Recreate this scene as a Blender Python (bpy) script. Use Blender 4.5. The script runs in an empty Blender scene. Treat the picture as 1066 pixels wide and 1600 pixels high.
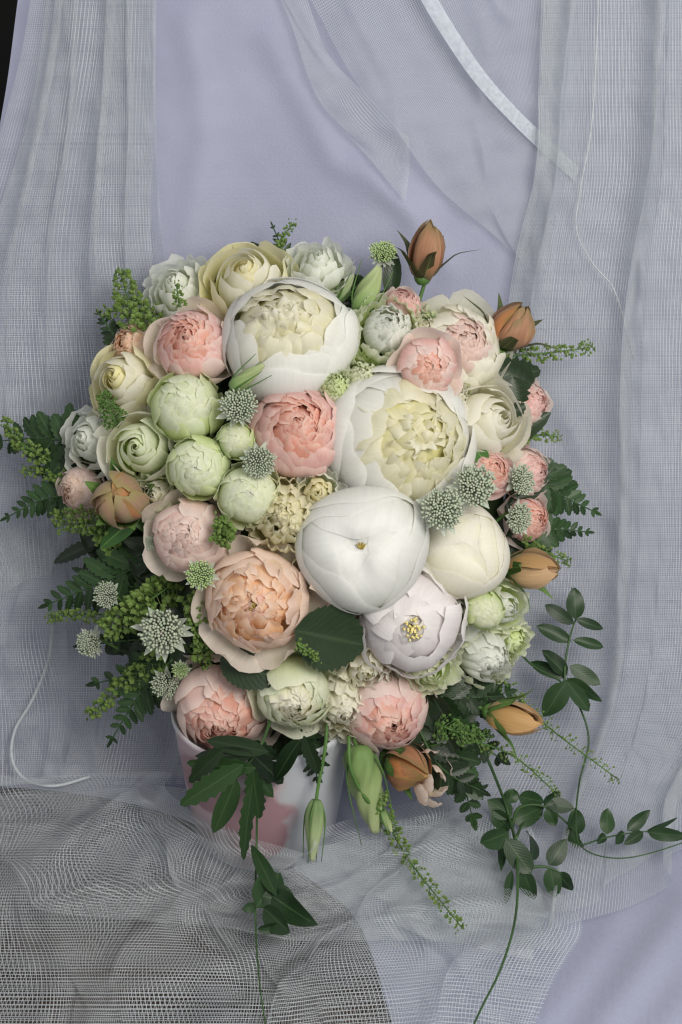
import bpy, math, random
import numpy as np
from mathutils import Vector, Matrix

sc = bpy.context.scene
col = sc.collection
R_ = math.radians
# ------------------------------------------------------------------ camera, world, lights
S = 0.00055            # metres per photograph pixel on the bouquet's reference plane
D = 1.60               # camera distance from that plane
PITCH = R_(30)
RT = Vector((1, 0, 0))
UP = Vector((0, math.sin(PITCH), math.cos(PITCH)))
NM = Vector((0, -math.cos(PITCH), math.sin(PITCH)))      # towards the camera
def at(px, py, h=0.0):
    k = 1 - h / D
    return RT * ((px - 533) * S * k) + UP * (-(py - 800) * S * k) + NM * h

cam = bpy.data.cameras.new('camera')
cam.sensor_fit = 'VERTICAL'
cam.angle_y = 2 * math.atan(800 * S / D)
cam.clip_start = 0.05
cam.clip_end = 30
camo = bpy.data.objects.new('camera', cam)
col.objects.link(camo)
camo.matrix_world = Matrix((RT, UP, NM)).transposed().to_4x4()
camo.location = NM * D
sc.camera = camo

world = bpy.data.worlds.new('World')
sc.world = world
world.use_nodes = True
world.node_tree.nodes['Background'].inputs[0].default_value = (0.98, 0.98, 1.0, 1)
world.node_tree.nodes['Background'].inputs[1].default_value = 0.56

def area(name, loc, target, size, power, color):
    l = bpy.data.lights.new(name, 'AREA')
    l.shape = 'DISK'
    l.size = size
    l.energy = power
    l.color = color
    o = bpy.data.objects.new(name, l)
    col.objects.link(o)
    o.location = loc
    d = (target - loc).normalized()
    o.rotation_euler = d.to_track_quat('-Z', 'Y').to_euler()
    return o
area('key_lamp', RT * 0.55 + UP * 0.34 + NM * 1.45, at(560, 680, 0), 0.75, 22.5, (1.0, 0.955, 0.88))

sc.view_settings.view_transform = 'Standard'
sc.view_settings.look = 'None'
sc.view_settings.exposure = 0.0
sc.view_settings.gamma = 1.0
sc.cycles.use_denoising = True
sc.cycles.max_bounces = 8
sc.cycles.diffuse_bounces = 4
sc.cycles.transmission_bounces = 6
sc.cycles.transparent_max_bounces = 32
sc.cycles.filter_width = 1.3

# ------------------------------------------------------------------ helpers
def lin(hexs):
    c = [int(hexs[i:i + 2], 16) / 255 for i in (1, 3, 5)]
    return tuple((x / 12.92 if x <= .04045 else ((x + .055) / 1.055) ** 2.4) for x in c) + (1.0,)

def mesh(name, verts, faces, uv=None):
    me = bpy.data.meshes.new(name)
    me.from_pydata([tuple(v) for v in verts], [], faces)
    if uv is not None:
        lay = me.uv_layers.new(name='UVMap')
        idx = np.empty(len(me.loops), dtype=np.int32)
        me.loops.foreach_get('vertex_index', idx)
        lay.data.foreach_set('uv', np.asarray(uv, dtype=np.float32)[idx].ravel())
    me.polygons.foreach_set('use_smooth', [True] * len(me.polygons))
    me.update()
    return me

def obj(name, me, mat=None, parent=None):
    o = bpy.data.objects.new(name, me)
    col.objects.link(o)
    if mat is not None and not me.materials:
        me.materials.append(mat)
    if parent is not None:
        o.parent = parent
    return o

def tag(o, label, cat, group=None, kind=None):
    o['label'] = label
    if cat: o['category'] = cat
    if group: o['group'] = group
    if kind: o['kind'] = kind
    return o

def empty(name, M):
    o = bpy.data.objects.new(name, None)
    o.empty_display_size = 0.02
    col.objects.link(o)
    o.matrix_basis = M
    return o

def frame(loc, axis, roll=0.0, ref=None):
    z = axis.normalized()
    ref = ref or UP
    if abs(z.dot(ref)) > 0.97: ref = RT
    x = ref.cross(z).normalized()
    y = z.cross(x)
    M = Matrix((x, y, z)).transposed().to_4x4() @ Matrix.Rotation(roll, 4, 'Z')
    M.translation = loc
    return M

def gridfaces(nu, nv):
    return [(j * nu + i, j * nu + i + 1, (j + 1) * nu + i + 1, (j + 1) * nu + i) for j in range(nv - 1) for i in range(nu - 1)]

def tube(pts, r0, r1=None, n=6, sub=4):
    """tapered tube along a Catmull-Rom path; returns verts, faces"""
    r1 = r0 if r1 is None else r1
    P = catmull([Vector(p) for p in pts], sub)
    V, F = [], []
    prev = None
    m = len(P)
    for i, p in enumerate(P):
        t = (P[min(i + 1, m - 1)] - P[max(i - 1, 0)]).normalized()
        if prev is None:
            a = Vector((0, 0, 1)) if abs(t.z) < .9 else Vector((1, 0, 0))
            x = t.cross(a).normalized()
        else:
            x = (prev - t * prev.dot(t)).normalized()
        prev = x
        y = t.cross(x)
        r = r0 + (r1 - r0) * i / (m - 1)
        for k in range(n):
            a = 2 * math.pi * k / n
            V.append(p + x * (r * math.cos(a)) + y * (r * math.sin(a)))
    for i in range(m - 1):
        for k in range(n):
            k2 = (k + 1) % n
            F.append((i * n + k, i * n + k2, (i + 1) * n + k2, (i + 1) * n + k))
    F.append(tuple(range(n - 1, -1, -1)))
    F.append(tuple((m - 1) * n + k for k in range(n)))
    return V, F

def catmull(P, sub):
    if len(P) == 2:
        return [P[0].lerp(P[1], i / sub) for i in range(sub + 1)]
    out = []
    for i in range(len(P) - 1):
        p0 = P[i - 1] if i > 0 else P[0] * 2 - P[1]
        p1, p2 = P[i], P[i + 1]
        p3 = P[i + 2] if i + 2 < len(P) else P[-1] * 2 - P[-2]
        for k in range(sub):
            t = k / sub
            out.append(0.5 * ((2 * p1) + (p2 - p0) * t + (2 * p0 - 5 * p1 + 4 * p2 - p3) * t * t + (3 * p1 - p0 - 3 * p2 + p3) * t ** 3))
    out.append(P[-1].copy())
    return out

class MB:
    def __init__(s): s.v, s.f, s.uv = [], [], []
    def add(s, V, F, uv=None):
        b = len(s.v)
        s.v += [tuple(v) for v in V]
        s.f += [tuple(i + b for i in f) for f in F]
        s.uv += list(uv) if uv is not None else [(0.5, 0.5)] * len(V)
    def build(s, name, mat, parent=None):
        return obj(name, mesh(name, s.v, s.f, s.uv), mat, parent)

# ------------------------------------------------------------------ materials
def nodes(m):
    m.use_nodes = True
    nt = m.node_tree
    nt.nodes.clear()
    return nt, nt.nodes, nt.links

def ramp(N, stops):
    r = N.new('ShaderNodeValToRGB')
    e = r.color_ramp.elements
    while len(e) < len(stops): e.new(0.5)
    for i, (p, c) in enumerate(stops):
        e[i].position = p
        e[i].color = c
    return r

def petal_mat(name, base, mid, tip, trans=0.38, rough=0.55, vein=0.10, edge=None, stops=(0.12, 0.55, 0.96), vvar=.04):
    m = bpy.data.materials.new(name)
    nt, N, L = nodes(m)
    out = N.new('ShaderNodeOutputMaterial')
    uv = N.new('ShaderNodeUVMap')
    sep = N.new('ShaderNodeSeparateXYZ')
    L.new(uv.outputs[0], sep.inputs[0])
    no = N.new('ShaderNodeTexNoise')
    no.inputs['Scale'].default_value = 3.0
    no.inputs['Detail'].default_value = 4
    oi = N.new('ShaderNodeObjectInfo')
    add0 = N.new('ShaderNodeVectorMath'); add0.operation = 'ADD'
    cmb = N.new('ShaderNodeCombineXYZ')
    mulr = N.new('ShaderNodeMath'); mulr.operation = 'MULTIPLY'; mulr.inputs[1].default_value = 37.0
    L.new(oi.outputs['Random'], mulr.inputs[0]); L.new(mulr.outputs[0], cmb.inputs[2])
    L.new(uv.outputs[0], add0.inputs[0]); L.new(cmb.outputs[0], add0.inputs[1])
    L.new(add0.outputs[0], no.inputs['Vector'])
    mn = N.new('ShaderNodeMath'); mn.operation = 'MULTIPLY_ADD'; mn.inputs[1].default_value = 0.32; 
    L.new(no.outputs['Fac'], mn.inputs[0])
    ms = N.new('ShaderNodeMath'); ms.operation = 'SUBTRACT'; ms.inputs[1].default_value = 0.16
    L.new(sep.outputs['Y'], ms.inputs[0]); L.new(ms.outputs[0], mn.inputs[2])
    st = [(stops[0], lin(base)), (stops[1], lin(mid)), (stops[2], lin(tip))]
    if edge: st = [(stops[0], lin(base)), (stops[1], lin(mid)), (0.80, lin(tip)), (1.0, lin(edge))]
    rp = ramp(N, st)
    L.new(mn.outputs[0], rp.inputs[0])
    # fine veins running along the petal
    mp = N.new('ShaderNodeMapping'); mp.inputs['Scale'].default_value = (34, 2.2, 1)
    L.new(add0.outputs[0], mp.inputs[0])
    nv = N.new('ShaderNodeTexNoise'); nv.inputs['Scale'].default_value = 1.0; nv.inputs['Detail'].default_value = 3
    L.new(mp.outputs[0], nv.inputs['Vector'])
    hs = N.new('ShaderNodeHueSaturation')
    vm = N.new('ShaderNodeMapRange'); vm.inputs['From Min'].default_value = 0.3; vm.inputs['From Max'].default_value = 0.7
    vm.inputs['To Min'].default_value = 1 - vein; vm.inputs['To Max'].default_value = 1 + vein * 0.5
    L.new(nv.outputs['Fac'], vm.inputs['Value'])
    vr = N.new('ShaderNodeMapRange'); vr.inputs['To Min'].default_value = 1 - vvar; vr.inputs['To Max'].default_value = 1 + vvar * .4
    L.new(no.outputs['Fac'], vr.inputs['Value'])
    vr2 = N.new('ShaderNodeMath'); vr2.operation = 'MULTIPLY'; L.new(vm.outputs[0], vr2.inputs[0]); L.new(vr.outputs[0], vr2.inputs[1])
    fr = N.new('ShaderNodeMath'); fr.operation = 'FRACT'; L.new(mulr.outputs[0], fr.inputs[0])
    L.new(fr.outputs[0], vr.inputs['Value'])
    L.new(rp.outputs[0], hs.inputs['Color']); L.new(vr2.outputs[0], hs.inputs['Value'])
    sm = N.new('ShaderNodeMapRange'); sm.inputs['To Min'].default_value = 0.86; sm.inputs['To Max'].default_value = 1.14
    L.new(oi.outputs['Random'], sm.inputs['Value']); L.new(sm.outputs[0], hs.inputs['Saturation'])
    # uneven browning on the very rim
    rim = N.new('ShaderNodeMapRange'); rim.inputs['From Min'].default_value = 0.93; rim.inputs['From Max'].default_value = 1.0
    L.new(sep.outputs['Y'], rim.inputs['Value'])
    nb = N.new('ShaderNodeTexNoise'); nb.inputs['Scale'].default_value = 7.0; nb.inputs['Detail'].default_value = 3; L.new(add0.outputs[0], nb.inputs['Vector'])
    nbr = N.new('ShaderNodeMapRange'); nbr.inputs['From Min'].default_value = 0.5; nbr.inputs['From Max'].default_value = 0.72; nbr.inputs['To Max'].default_value = 0.16
    L.new(nb.outputs['Fac'], nbr.inputs['Value'])
    rm = N.new('ShaderNodeMath'); rm.operation = 'MULTIPLY'; L.new(rim.outputs[0], rm.inputs[0]); L.new(nbr.outputs[0], rm.inputs[1])
    bm = N.new('ShaderNodeMix'); bm.data_type = 'RGBA'; bm.inputs['B'].default_value = lin('#b8a070')
    L.new(rm.outputs[0], bm.inputs['Factor']); L.new(hs.outputs[0], bm.inputs['A'])
    bp = N.new('ShaderNodeBump'); bp.inputs['Strength'].default_value = 0.16; bp.inputs['Distance'].default_value = 0.0012
    L.new(nv.outputs['Fac'], bp.inputs['Height'])
    pb = N.new('ShaderNodeBsdfPrincipled')
    pb.inputs['Roughness'].default_value = rough
    pb.inputs['Specular IOR Level'].default_value = 0.25
    pb.inputs['Sheen Weight'].default_value = 0.15
    L.new(bm.outputs['Result'], pb.inputs['Base Color']); L.new(bp.outputs[0], pb.inputs['Normal'])
    tr = N.new('ShaderNodeBsdfTranslucent')
    L.new(bm.outputs['Result'], tr.inputs['Color'])
    mx = N.new('ShaderNodeMixShader'); mx.inputs[0].default_value = trans
    L.new(pb.outputs[0], mx.inputs[1]); L.new(tr.outputs[0], mx.inputs[2])
    L.new(mx.outputs[0], out.inputs[0])
    return m

def leaf_mat(name, c0, c1, rib, rough=0.42, trans=0.16):
    m = bpy.data.materials.new(name)
    nt, N, L = nodes(m)
    out = N.new('ShaderNodeOutputMaterial')
    uv = N.new('ShaderNodeUVMap')
    sep = N.new('ShaderNodeSeparateXYZ'); L.new(uv.outputs[0], sep.inputs[0])
    oi = N.new('ShaderNodeObjectInfo')
    tc = N.new('ShaderNodeTexCoord')
    no = N.new('ShaderNodeTexNoise'); no.inputs['Scale'].default_value = 3.5; no.inputs['Detail'].default_value = 5
    L.new(uv.outputs[0], no.inputs['Vector'])
    mixf = N.new('ShaderNodeMath'); mixf.operation = 'MULTIPLY_ADD'; mixf.inputs[1].default_value = 0.6
    L.new(oi.outputs['Random'], mixf.inputs[0])
    nm = N.new('ShaderNodeMath'); nm.operation = 'MULTIPLY'; nm.inputs[1].default_value = 0.6
    L.new(no.outputs['Fac'], nm.inputs[0]); L.new(nm.outputs[0], mixf.inputs[2])
    rp = ramp(N, [(0.15, lin(c0)), (0.85, lin(c1))])
    L.new(mixf.outputs[0], rp.inputs[0])
    # midrib + side veins
    ab = N.new('ShaderNodeMath'); ab.operation = 'SUBTRACT'; ab.inputs[1].default_value = 0.5
    L.new(sep.outputs['X'], ab.inputs[0])
    ab2 = N.new('ShaderNodeMath'); ab2.operation = 'ABSOLUTE'; L.new(ab.outputs[0], ab2.inputs[0])
    mr = N.new('ShaderNodeMapRange'); mr.inputs['From Min'].default_value = 0.012; mr.inputs['From Max'].default_value = 0.05
    mr.inputs['To Min'].default_value = 0.75; mr.inputs['To Max'].default_value = 0.0
    L.new(ab2.outputs[0], mr.inputs['Value'])
    sv = N.new('ShaderNodeMath'); sv.operation = 'MULTIPLY_ADD'; sv.inputs[1].default_value = -0.7
    L.new(ab2.outputs[0], sv.inputs[0]); L.new(sep.outputs['Y'], sv.inputs[2])
    sv2 = N.new('ShaderNodeMath'); sv2.operation = 'MULTIPLY'; sv2.inputs[1].default_value = 62.0; L.new(sv.outputs[0], sv2.inputs[0])
    sv3 = N.new('ShaderNodeMath'); sv3.operation = 'SINE'; L.new(sv2.outputs[0], sv3.inputs[0])
    mc = N.new('ShaderNodeMix'); mc.data_type = 'RGBA'
    L.new(mr.outputs[0], mc.inputs['Factor']); L.new(rp.outputs[0], mc.inputs['A'])
    mc.inputs['B'].default_value = lin(rib)
    bp = N.new('ShaderNodeBump'); bp.inputs['Strength'].default_value = 0.09; bp.inputs['Distance'].default_value = 0.0004
    L.new(sv3.outputs[0], bp.inputs['Height'])
    pb = N.new('ShaderNodeBsdfPrincipled'); pb.inputs['Roughness'].default_value = rough
    pb.inputs['Specular IOR Level'].default_value = 0.35
    L.new(mc.outputs['Result'], pb.inputs['Base Color']); L.new(bp.outputs[0], pb.inputs['Normal'])
    tr = N.new('ShaderNodeBsdfTranslucent'); L.new(mc.outputs['Result'], tr.inputs['Color'])
    mx = N.new('ShaderNodeMixShader'); mx.inputs[0].default_value = trans
    L.new(pb.outputs[0], mx.inputs[1]); L.new(tr.outputs[0], mx.inputs[2]); L.new(mx.outputs[0], out.inputs[0])
    return m

def plain_mat(name, c0, c1, scale=60, rough=0.6, spec=0.3, bump=0.0):
    m = bpy.data.materials.new(name)
    nt, N, L = nodes(m)
    out = N.new('ShaderNodeOutputMaterial')
    tc = N.new('ShaderNodeTexCoord')
    no = N.new('ShaderNodeTexNoise'); no.inputs['Scale'].default_value = scale; no.inputs['Detail'].default_value = 5
    L.new(tc.outputs['Object'], no.inputs['Vector'])
    rp = ramp(N, [(0.3, lin(c0)), (0.7, lin(c1))]); L.new(no.outputs['Fac'], rp.inputs[0])
    pb = N.new('ShaderNodeBsdfPrincipled'); pb.inputs['Roughness'].default_value = rough
    pb.inputs['Specular IOR Level'].default_value = spec
    L.new(rp.outputs[0], pb.inputs['Base Color'])
    if bump:
        bp = N.new('ShaderNodeBump'); bp.inputs['Strength'].default_value = bump; bp.inputs['Distance'].default_value = 0.001
        L.new(no.outputs['Fac'], bp.inputs['Height']); L.new(bp.outputs[0], pb.inputs['Normal'])
    L.new(pb.outputs[0], out.inputs[0])
    return m

def tulle_mat(name, cell, wire, c, jitter=0.25):
    """net: threads on a square UV grid, clear air between them"""
    m = bpy.data.materials.new(name)
    nt, N, L = nodes(m)
    out = N.new('ShaderNodeOutputMaterial')
    uv = N.new('ShaderNodeUVMap')
    no = N.new('ShaderNodeTexNoise'); no.inputs['Scale'].default_value = 20; no.inputs['Detail'].default_value = 3
    L.new(uv.outputs[0], no.inputs['Vector'])
    off = N.new('ShaderNodeVectorMath'); off.operation = 'MULTIPLY_ADD'
    off.inputs[1].default_value = (cell * jitter * 3, cell * jitter * 3, 0)
    L.new(no.outputs['Color'], off.inputs[0]); L.new(uv.outputs[0], off.inputs[2])
    sep = N.new('ShaderNodeSeparateXYZ'); L.new(off.outputs[0], sep.inputs[0])
    masks = []
    for ax in ('X', 'Y'):
        d = N.new('ShaderNodeMath'); d.operation = 'DIVIDE'; d.inputs[1].default_value = cell
        L.new(sep.outputs[ax], d.inputs[0])
        f = N.new('ShaderNodeMath'); f.operation = 'FRACT'; L.new(d.outputs[0], f.inputs[0])
        s = N.new('ShaderNodeMath'); s.operation = 'SUBTRACT'; s.inputs[1].default_value = 0.5; L.new(f.outputs[0], s.inputs[0])
        a = N.new('ShaderNodeMath'); a.operation = 'ABSOLUTE'; L.new(s.outputs[0], a.inputs[0])
        r = N.new('ShaderNodeMapRange'); r.inputs['From Min'].default_value = wire; r.inputs['From Max'].default_value = wire * 0.6
        L.new(a.outputs[0], r.inputs['Value'])
        masks.append(r)
    mx = N.new('ShaderNodeMath'); mx.operation = 'MAXIMUM'
    L.new(masks[0].outputs[0], mx.inputs[0]); L.new(masks[1].outputs[0], mx.inputs[1])
    pb = N.new('ShaderNodeBsdfPrincipled')
    pb.inputs['Base Color'].default_value = lin(c)
    pb.inputs['Roughness'].default_value = 0.6
    pb.inputs['Specular IOR Level'].default_value = 0.2
    tr = N.new('ShaderNodeBsdfTranslucent'); tr.inputs['Color'].default_value = lin(c)
    m2 = N.new('ShaderNodeMixShader'); m2.inputs[0].default_value = 0.3
    L.new(pb.outputs[0], m2.inputs[1]); L.new(tr.outputs[0], m2.inputs[2])
    tp = N.new('ShaderNodeBsdfTransparent')
    m3 = N.new('ShaderNodeMixShader')
    L.new(mx.outputs[0], m3.inputs[0]); L.new(tp.outputs[0], m3.inputs[1]); L.new(m2.outputs[0], m3.inputs[2])
    L.new(m3.outputs[0], out.inputs[0])
    return m

def cloth_mat(name, c0, c1):
    m = bpy.data.materials.new(name)
    nt, N, L = nodes(m)
    out = N.new('ShaderNodeOutputMaterial')
    uv = N.new('ShaderNodeUVMap')
    mp = N.new('ShaderNodeMapping'); mp.inputs['Scale'].default_value = (900, 900, 1); L.new(uv.outputs[0], mp.inputs[0])
    wv = N.new('ShaderNodeTexChecker'); wv.inputs['Scale'].default_value = 1.0; L.new(mp.outputs[0], wv.inputs[0])
    no = N.new('ShaderNodeTexNoise'); no.inputs['Scale'].default_value = 9; no.inputs['Detail'].default_value = 7; L.new(uv.outputs[0], no.inputs['Vector'])
    rp = ramp(N, [(0.3, lin(c0)), (0.7, lin(c1))]); L.new(no.outputs['Fac'], rp.inputs[0])
    n2 = N.new('ShaderNodeTexNoise'); n2.inputs['Scale'].default_value = 420; n2.inputs['Detail'].default_value = 2; L.new(uv.outputs[0], n2.inputs['Vector'])
    ad = N.new('ShaderNodeMath'); ad.operation = 'MULTIPLY_ADD'; ad.inputs[1].default_value = 0.5
    L.new(wv.outputs['Fac'], ad.inputs[0]); L.new(n2.outputs['Fac'], ad.inputs[2])
    bp = N.new('ShaderNodeBump'); bp.inputs['Strength'].default_value = 0.45; bp.inputs['Distance'].default_value = 0.0009
    L.new(ad.outputs[0], bp.inputs['Height'])
    pb = N.new('ShaderNodeBsdfPrincipled'); pb.inputs['Roughness'].default_value = 0.62
    pb.inputs['Sheen Weight'].default_value = 0.25
    L.new(rp.outputs[0], pb.inputs['Base Color']); L.new(bp.outputs[0], pb.inputs['Normal'])
    L.new(pb.outputs[0], out.inputs[0])
    return m

PM = {
 'white':   petal_mat('petal_white', '#e8ebd6', '#f2f3ef', '#f4f5f2', trans=0.46, vein=0.035),
 'ivory':   petal_mat('petal_ivory', '#e8e4c0', '#f1eed8', '#f3f1e6', trans=0.40, vein=0.03),
 'heart':   petal_mat('petal_peony_heart', '#dcd884', '#f2eecb', '#f6f4e4', trans=0.54, vein=0.05),
 'lime':    petal_mat('petal_lime_heart', '#d2d664', '#ece8b0', '#f4f1d6', trans=0.54, vein=0.05),
 'blushw':  petal_mat('petal_blush_white', '#eae0d8', '#f0eaea', '#f2efef', trans=0.42, vein=0.05),
 'pale':    petal_mat('petal_pale_guard', '#eaeac6', '#f3ebd9', '#f4e7db', trans=0.5, vein=0.05),
 'blush':   petal_mat('petal_blush', '#f5ead2', '#f7e7dc', '#f5dfd7', trans=0.52, vein=0.05, edge='#f7eae3'),
 'pink':    petal_mat('petal_pink', '#f7ead6', '#f7e0d8', '#f5d0ca', trans=0.54, vein=0.06, edge='#f7e2dc'),
 'coral':   petal_mat('petal_coral', '#f6d0a8', '#f8cdb8', '#f8cdbe', trans=0.56, vein=0.07, edge='#fae3d8'),
 'peach':   petal_mat('petal_peach', '#f7c894', '#fad6ae', '#fbdfc2', trans=0.58, vein=0.05, edge='#fbe9d8'),
 'peachp':  petal_mat('petal_peach_pale', '#f4e2c2', '#f7e0cc', '#f8e8dc', trans=0.54, vein=0.05),
 'yellow':  petal_mat('petal_yellow', '#dfd77a', '#ece5a8', '#f1edc8', trans=0.40, vein=0.05),
 'cream':   petal_mat('petal_cream', '#e4e4a8', '#f2f0d3', '#f5f3e6', trans=0.5, vein=0.05),
 'creamy':  petal_mat('petal_cream_yellow', '#eae29c', '#f4eec2', '#f6f2d8', trans=0.54, vein=0.05),
 'green':   petal_mat('petal_green', '#a8cc58', '#cde08e', '#e6eec4', trans=0.44, vein=0.06),
 'greenw':  petal_mat('petal_green_white', '#c4da7c', '#e1ecba', '#eff2dc', trans=0.5, vein=0.05),
 'greenin': petal_mat('petal_green_inner', '#d4e29a', '#e6eec8', '#eff3de', trans=0.48, vein=0.05),
 'lisw':    petal_mat('petal_lisianthus_white', '#d8e0b0', '#ecf0e2', '#f2f4ee', trans=0.52, vein=0.05),
 'orange':  petal_mat('petal_orange_bud', '#757042', '#b07c5a', '#be8a66', trans=0.28, vein=0.16, edge='#987f54', stops=(0.2, 0.55, 0.9), vvar=.24),
 'apricot': petal_mat('petal_apricot_bud', '#8f8c50', '#c09c6c', '#c9a476', trans=0.28, vein=0.16, vvar=.16),
 'budgreen': petal_mat('petal_green_orange_bud', '#848c4c', '#aaa06c', '#b4927a', trans=0.25, vein=0.12, edge='#a89a68', vvar=.16),
 'calyx':   petal_mat('calyx_green', '#76925a', '#a0b27c', '#b2be90', trans=0.22, vein=0.12),
}
LM = {
 'fern':  leaf_mat('leaf_fern', '#182b15', '#314d29', '#48603e'),
 'dark':  leaf_mat('leaf_dark', '#111d11', '#25391f', '#384a30', rough=0.36),
 'vine':  leaf_mat('leaf_vine', '#172a18', '#2c4626', '#405a38'),
 'mid':   leaf_mat('leaf_mid', '#2f5426', '#4a7234', '#6f9450'),
 'sepal': leaf_mat('sepal_green', '#3f6230', '#5f7d40', '#7f9a58'),
 'sepalr': leaf_mat('sepal_bronze', '#3a2f22', '#4d5a32', '#6a7a48'),
}
MT = {
 'stem':  plain_mat('stem_green', '#3c5c2c', '#56783c', 40, 0.5),
 'stemd': plain_mat('stem_dark', '#2c4426', '#3c5a30', 40, 0.5),
 'pod':   plain_mat('seed_pod_green', '#4c662f', '#6e8444', 160, 0.5),
 'podd':  plain_mat('seed_pod_dark', '#42602e', '#5c7a3e', 160, 0.5),
 'flo':   plain_mat('floret_grey_green', '#8f9c84', '#b4bca8', 300, 0.6),
 'flog':  plain_mat('floret_green', '#8fab6c', '#b3c48e', 300, 0.6),
 'bract': leaf_mat('bract_pale', '#b3bfae', '#c8cfc2', '#dde2d6', 0.6, 0.3),
 'eye':   plain_mat('stamen_maroon', '#6c4858', '#8d7078', 300, 0.6),
 'stam':  plain_mat('stamen_yellow', '#d8c878', '#e9dfa4', 300, 0.6),
 'olive': plain_mat('stamen_olive', '#8a7a34', '#b09a4c', 300, 0.6),
 'cord':  plain_mat('white_cord', '#a4abb0', '#b4babe', 200, 0.6),
}

# ------------------------------------------------------------------ the setting
TABLE_Z = -0.285
def table_h(py):
    V = -(py - 800) * S
    return (TABLE_Z - math.cos(PITCH) * V) / (math.sin(PITCH) - V * math.cos(PITCH) / D)
_bp = [(-900, 0.0), (-300, -0.02), (0, -0.03), (350, -0.055), (700, -0.085), (1000, -0.115), (1200, -0.132), (2400, -0.23)]
def base_h(py):
    b = float(np.interp(py, [p[0] for p in _bp], [p[1] for p in _bp]))
    t = table_h(py) + 0.004
    d = 0.022
    return 0.5 * (b + t + math.sqrt((b - t) ** 2 + d * d))

def poly_dist(px, py, poly):
    best = 1e9
    for (x0, y0), (x1, y1) in zip(poly[:-1], poly[1:]):
        dx, dy = x1 - x0, y1 - y0
        t = max(0, min(1, ((px - x0) * dx + (py - y0) * dy) / (dx * dx + dy * dy)))
        best = min(best, math.hypot(px - x0 - t * dx, py - y0 - t * dy))
    return best

def interp_rows(rows, ns, nt):
    """bicubic patch through a grid of control tuples"""
    R = [catmull([Vector(p) for p in r], max(1, int(math.ceil(ns / (len(r) - 1))))) for r in rows]
    m = len(R[0])
    C = [catmull([R[j][i] for j in range(len(R))], max(1, int(math.ceil(nt / (len(rows) - 1))))) for i in range(m)]
    return C, m, len(C[0])

def drape(name, rows, mat, ns=90, nt=120, fold=None, ridges=(), seed=0, uvs=1.0, crinkle=0.0012, parent=None):
    """a hanging cloth: rows of (px, py, offset from the backing) control points, pleats and crinkles as depth"""
    rnd = random.Random(seed)
    C, m, n = interp_rows(rows, ns, nt)
    ph = [rnd.uniform(0, 6.28) for _ in range(12)]
    V = []
    P = {}
    for j in range(n):
        for i in range(m):
            px, py, off = C[i][j]
            s, t = i / (m - 1), j / (n - 1)
            h = base_h(py) + off + (.006 if off > 0 else 0)
            win = min(1, 7 * s, 7 * (1 - s))
            dx = 0.0
            if fold:
                for (amp, fr, slant, wob) in fold:
                    a = 2 * math.pi * (fr * s + slant * t + wob * math.sin(2.6 * t + ph[0])) + ph[1]
                    w = math.sin(a) + 0.35 * math.sin(2.1 * a + ph[2] + t)
                    h += amp * (w + 0.6)
                    dx += amp * 1.5 * math.cos(a + 0.5) / S * win
            for (poly, amp, wid) in ridges:
                d = poly_dist(px, py, poly)
                if d < wid * 3: h += amp * math.exp(-(d / wid) ** 2)
            h += crinkle * (math.sin(px * .071 + py * .043 + ph[3]) + math.sin(px * .113 - py * .067 + ph[4]) + math.sin(py * .127 + px * .021 + ph[5]))
            if off > 0: h = max(h, base_h(py) + .0065)
            p = at(px + dx, py, h)
            if p.z < TABLE_Z + 0.0025: p.z = TABLE_Z + 0.0025
            P[i, j] = p
            V.append(p)
    # threads follow the cloth: UV in metres measured along the unfolded patch
    wid = sum((Vector(C[i + 1][n // 2][:2]) - Vector(C[i][n // 2][:2])).length for i in range(m - 1)) * S
    ln = sum((Vector(C[m // 2][j + 1][:2]) - Vector(C[m // 2][j][:2])).length for j in range(n - 1)) * S
    UV = [(i / (m - 1) * wid * uvs, j / (n - 1) * ln * uvs) for j in range(n) for i in range(m)]
    return obj(name, mesh(name, V, gridfaces(m, n), UV), mat, parent)

table_mat = plain_mat('table_dark_wood', '#1d1815', '#4a3c30', 7, 0.55, 0.3, 0.1)
tb = MB()
tb.add([(-1.2, -1.1, TABLE_Z), (1.2, -1.1, TABLE_Z), (1.2, 1.0, TABLE_Z), (-1.2, 1.0, TABLE_Z)], [(0, 1, 2, 3)])
tb.add([(-1.2, -1.1, TABLE_Z - .03), (1.2, -1.1, TABLE_Z - .03), (1.2, 1.0, TABLE_Z - .03), (-1.2, 1.0, TABLE_Z - .03)], [(3, 2, 1, 0)])
tb.add([(-1.2, -1.1, TABLE_Z - .03), (1.2, -1.1, TABLE_Z - .03), (1.2, -1.1, TABLE_Z), (-1.2, -1.1, TABLE_Z)], [(0, 1, 2, 3)])
o = tb.build('table', table_mat); o['kind'] = 'structure'; o['label'] = 'dark brown table top under the net'
wm = MB(); wm.add([(-3, 1.0, -1.2), (3, 1.0, -1.2), (3, 1.0, 2.0), (-3, 1.0, 2.0)], [(0, 3, 2, 1)])
o = wm.build('wall', plain_mat('wall_dark', '#15171a', '#24221f', 4, 0.8)); o['kind'] = 'structure'; o['label'] = 'dark wall in the top left corner'

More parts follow.
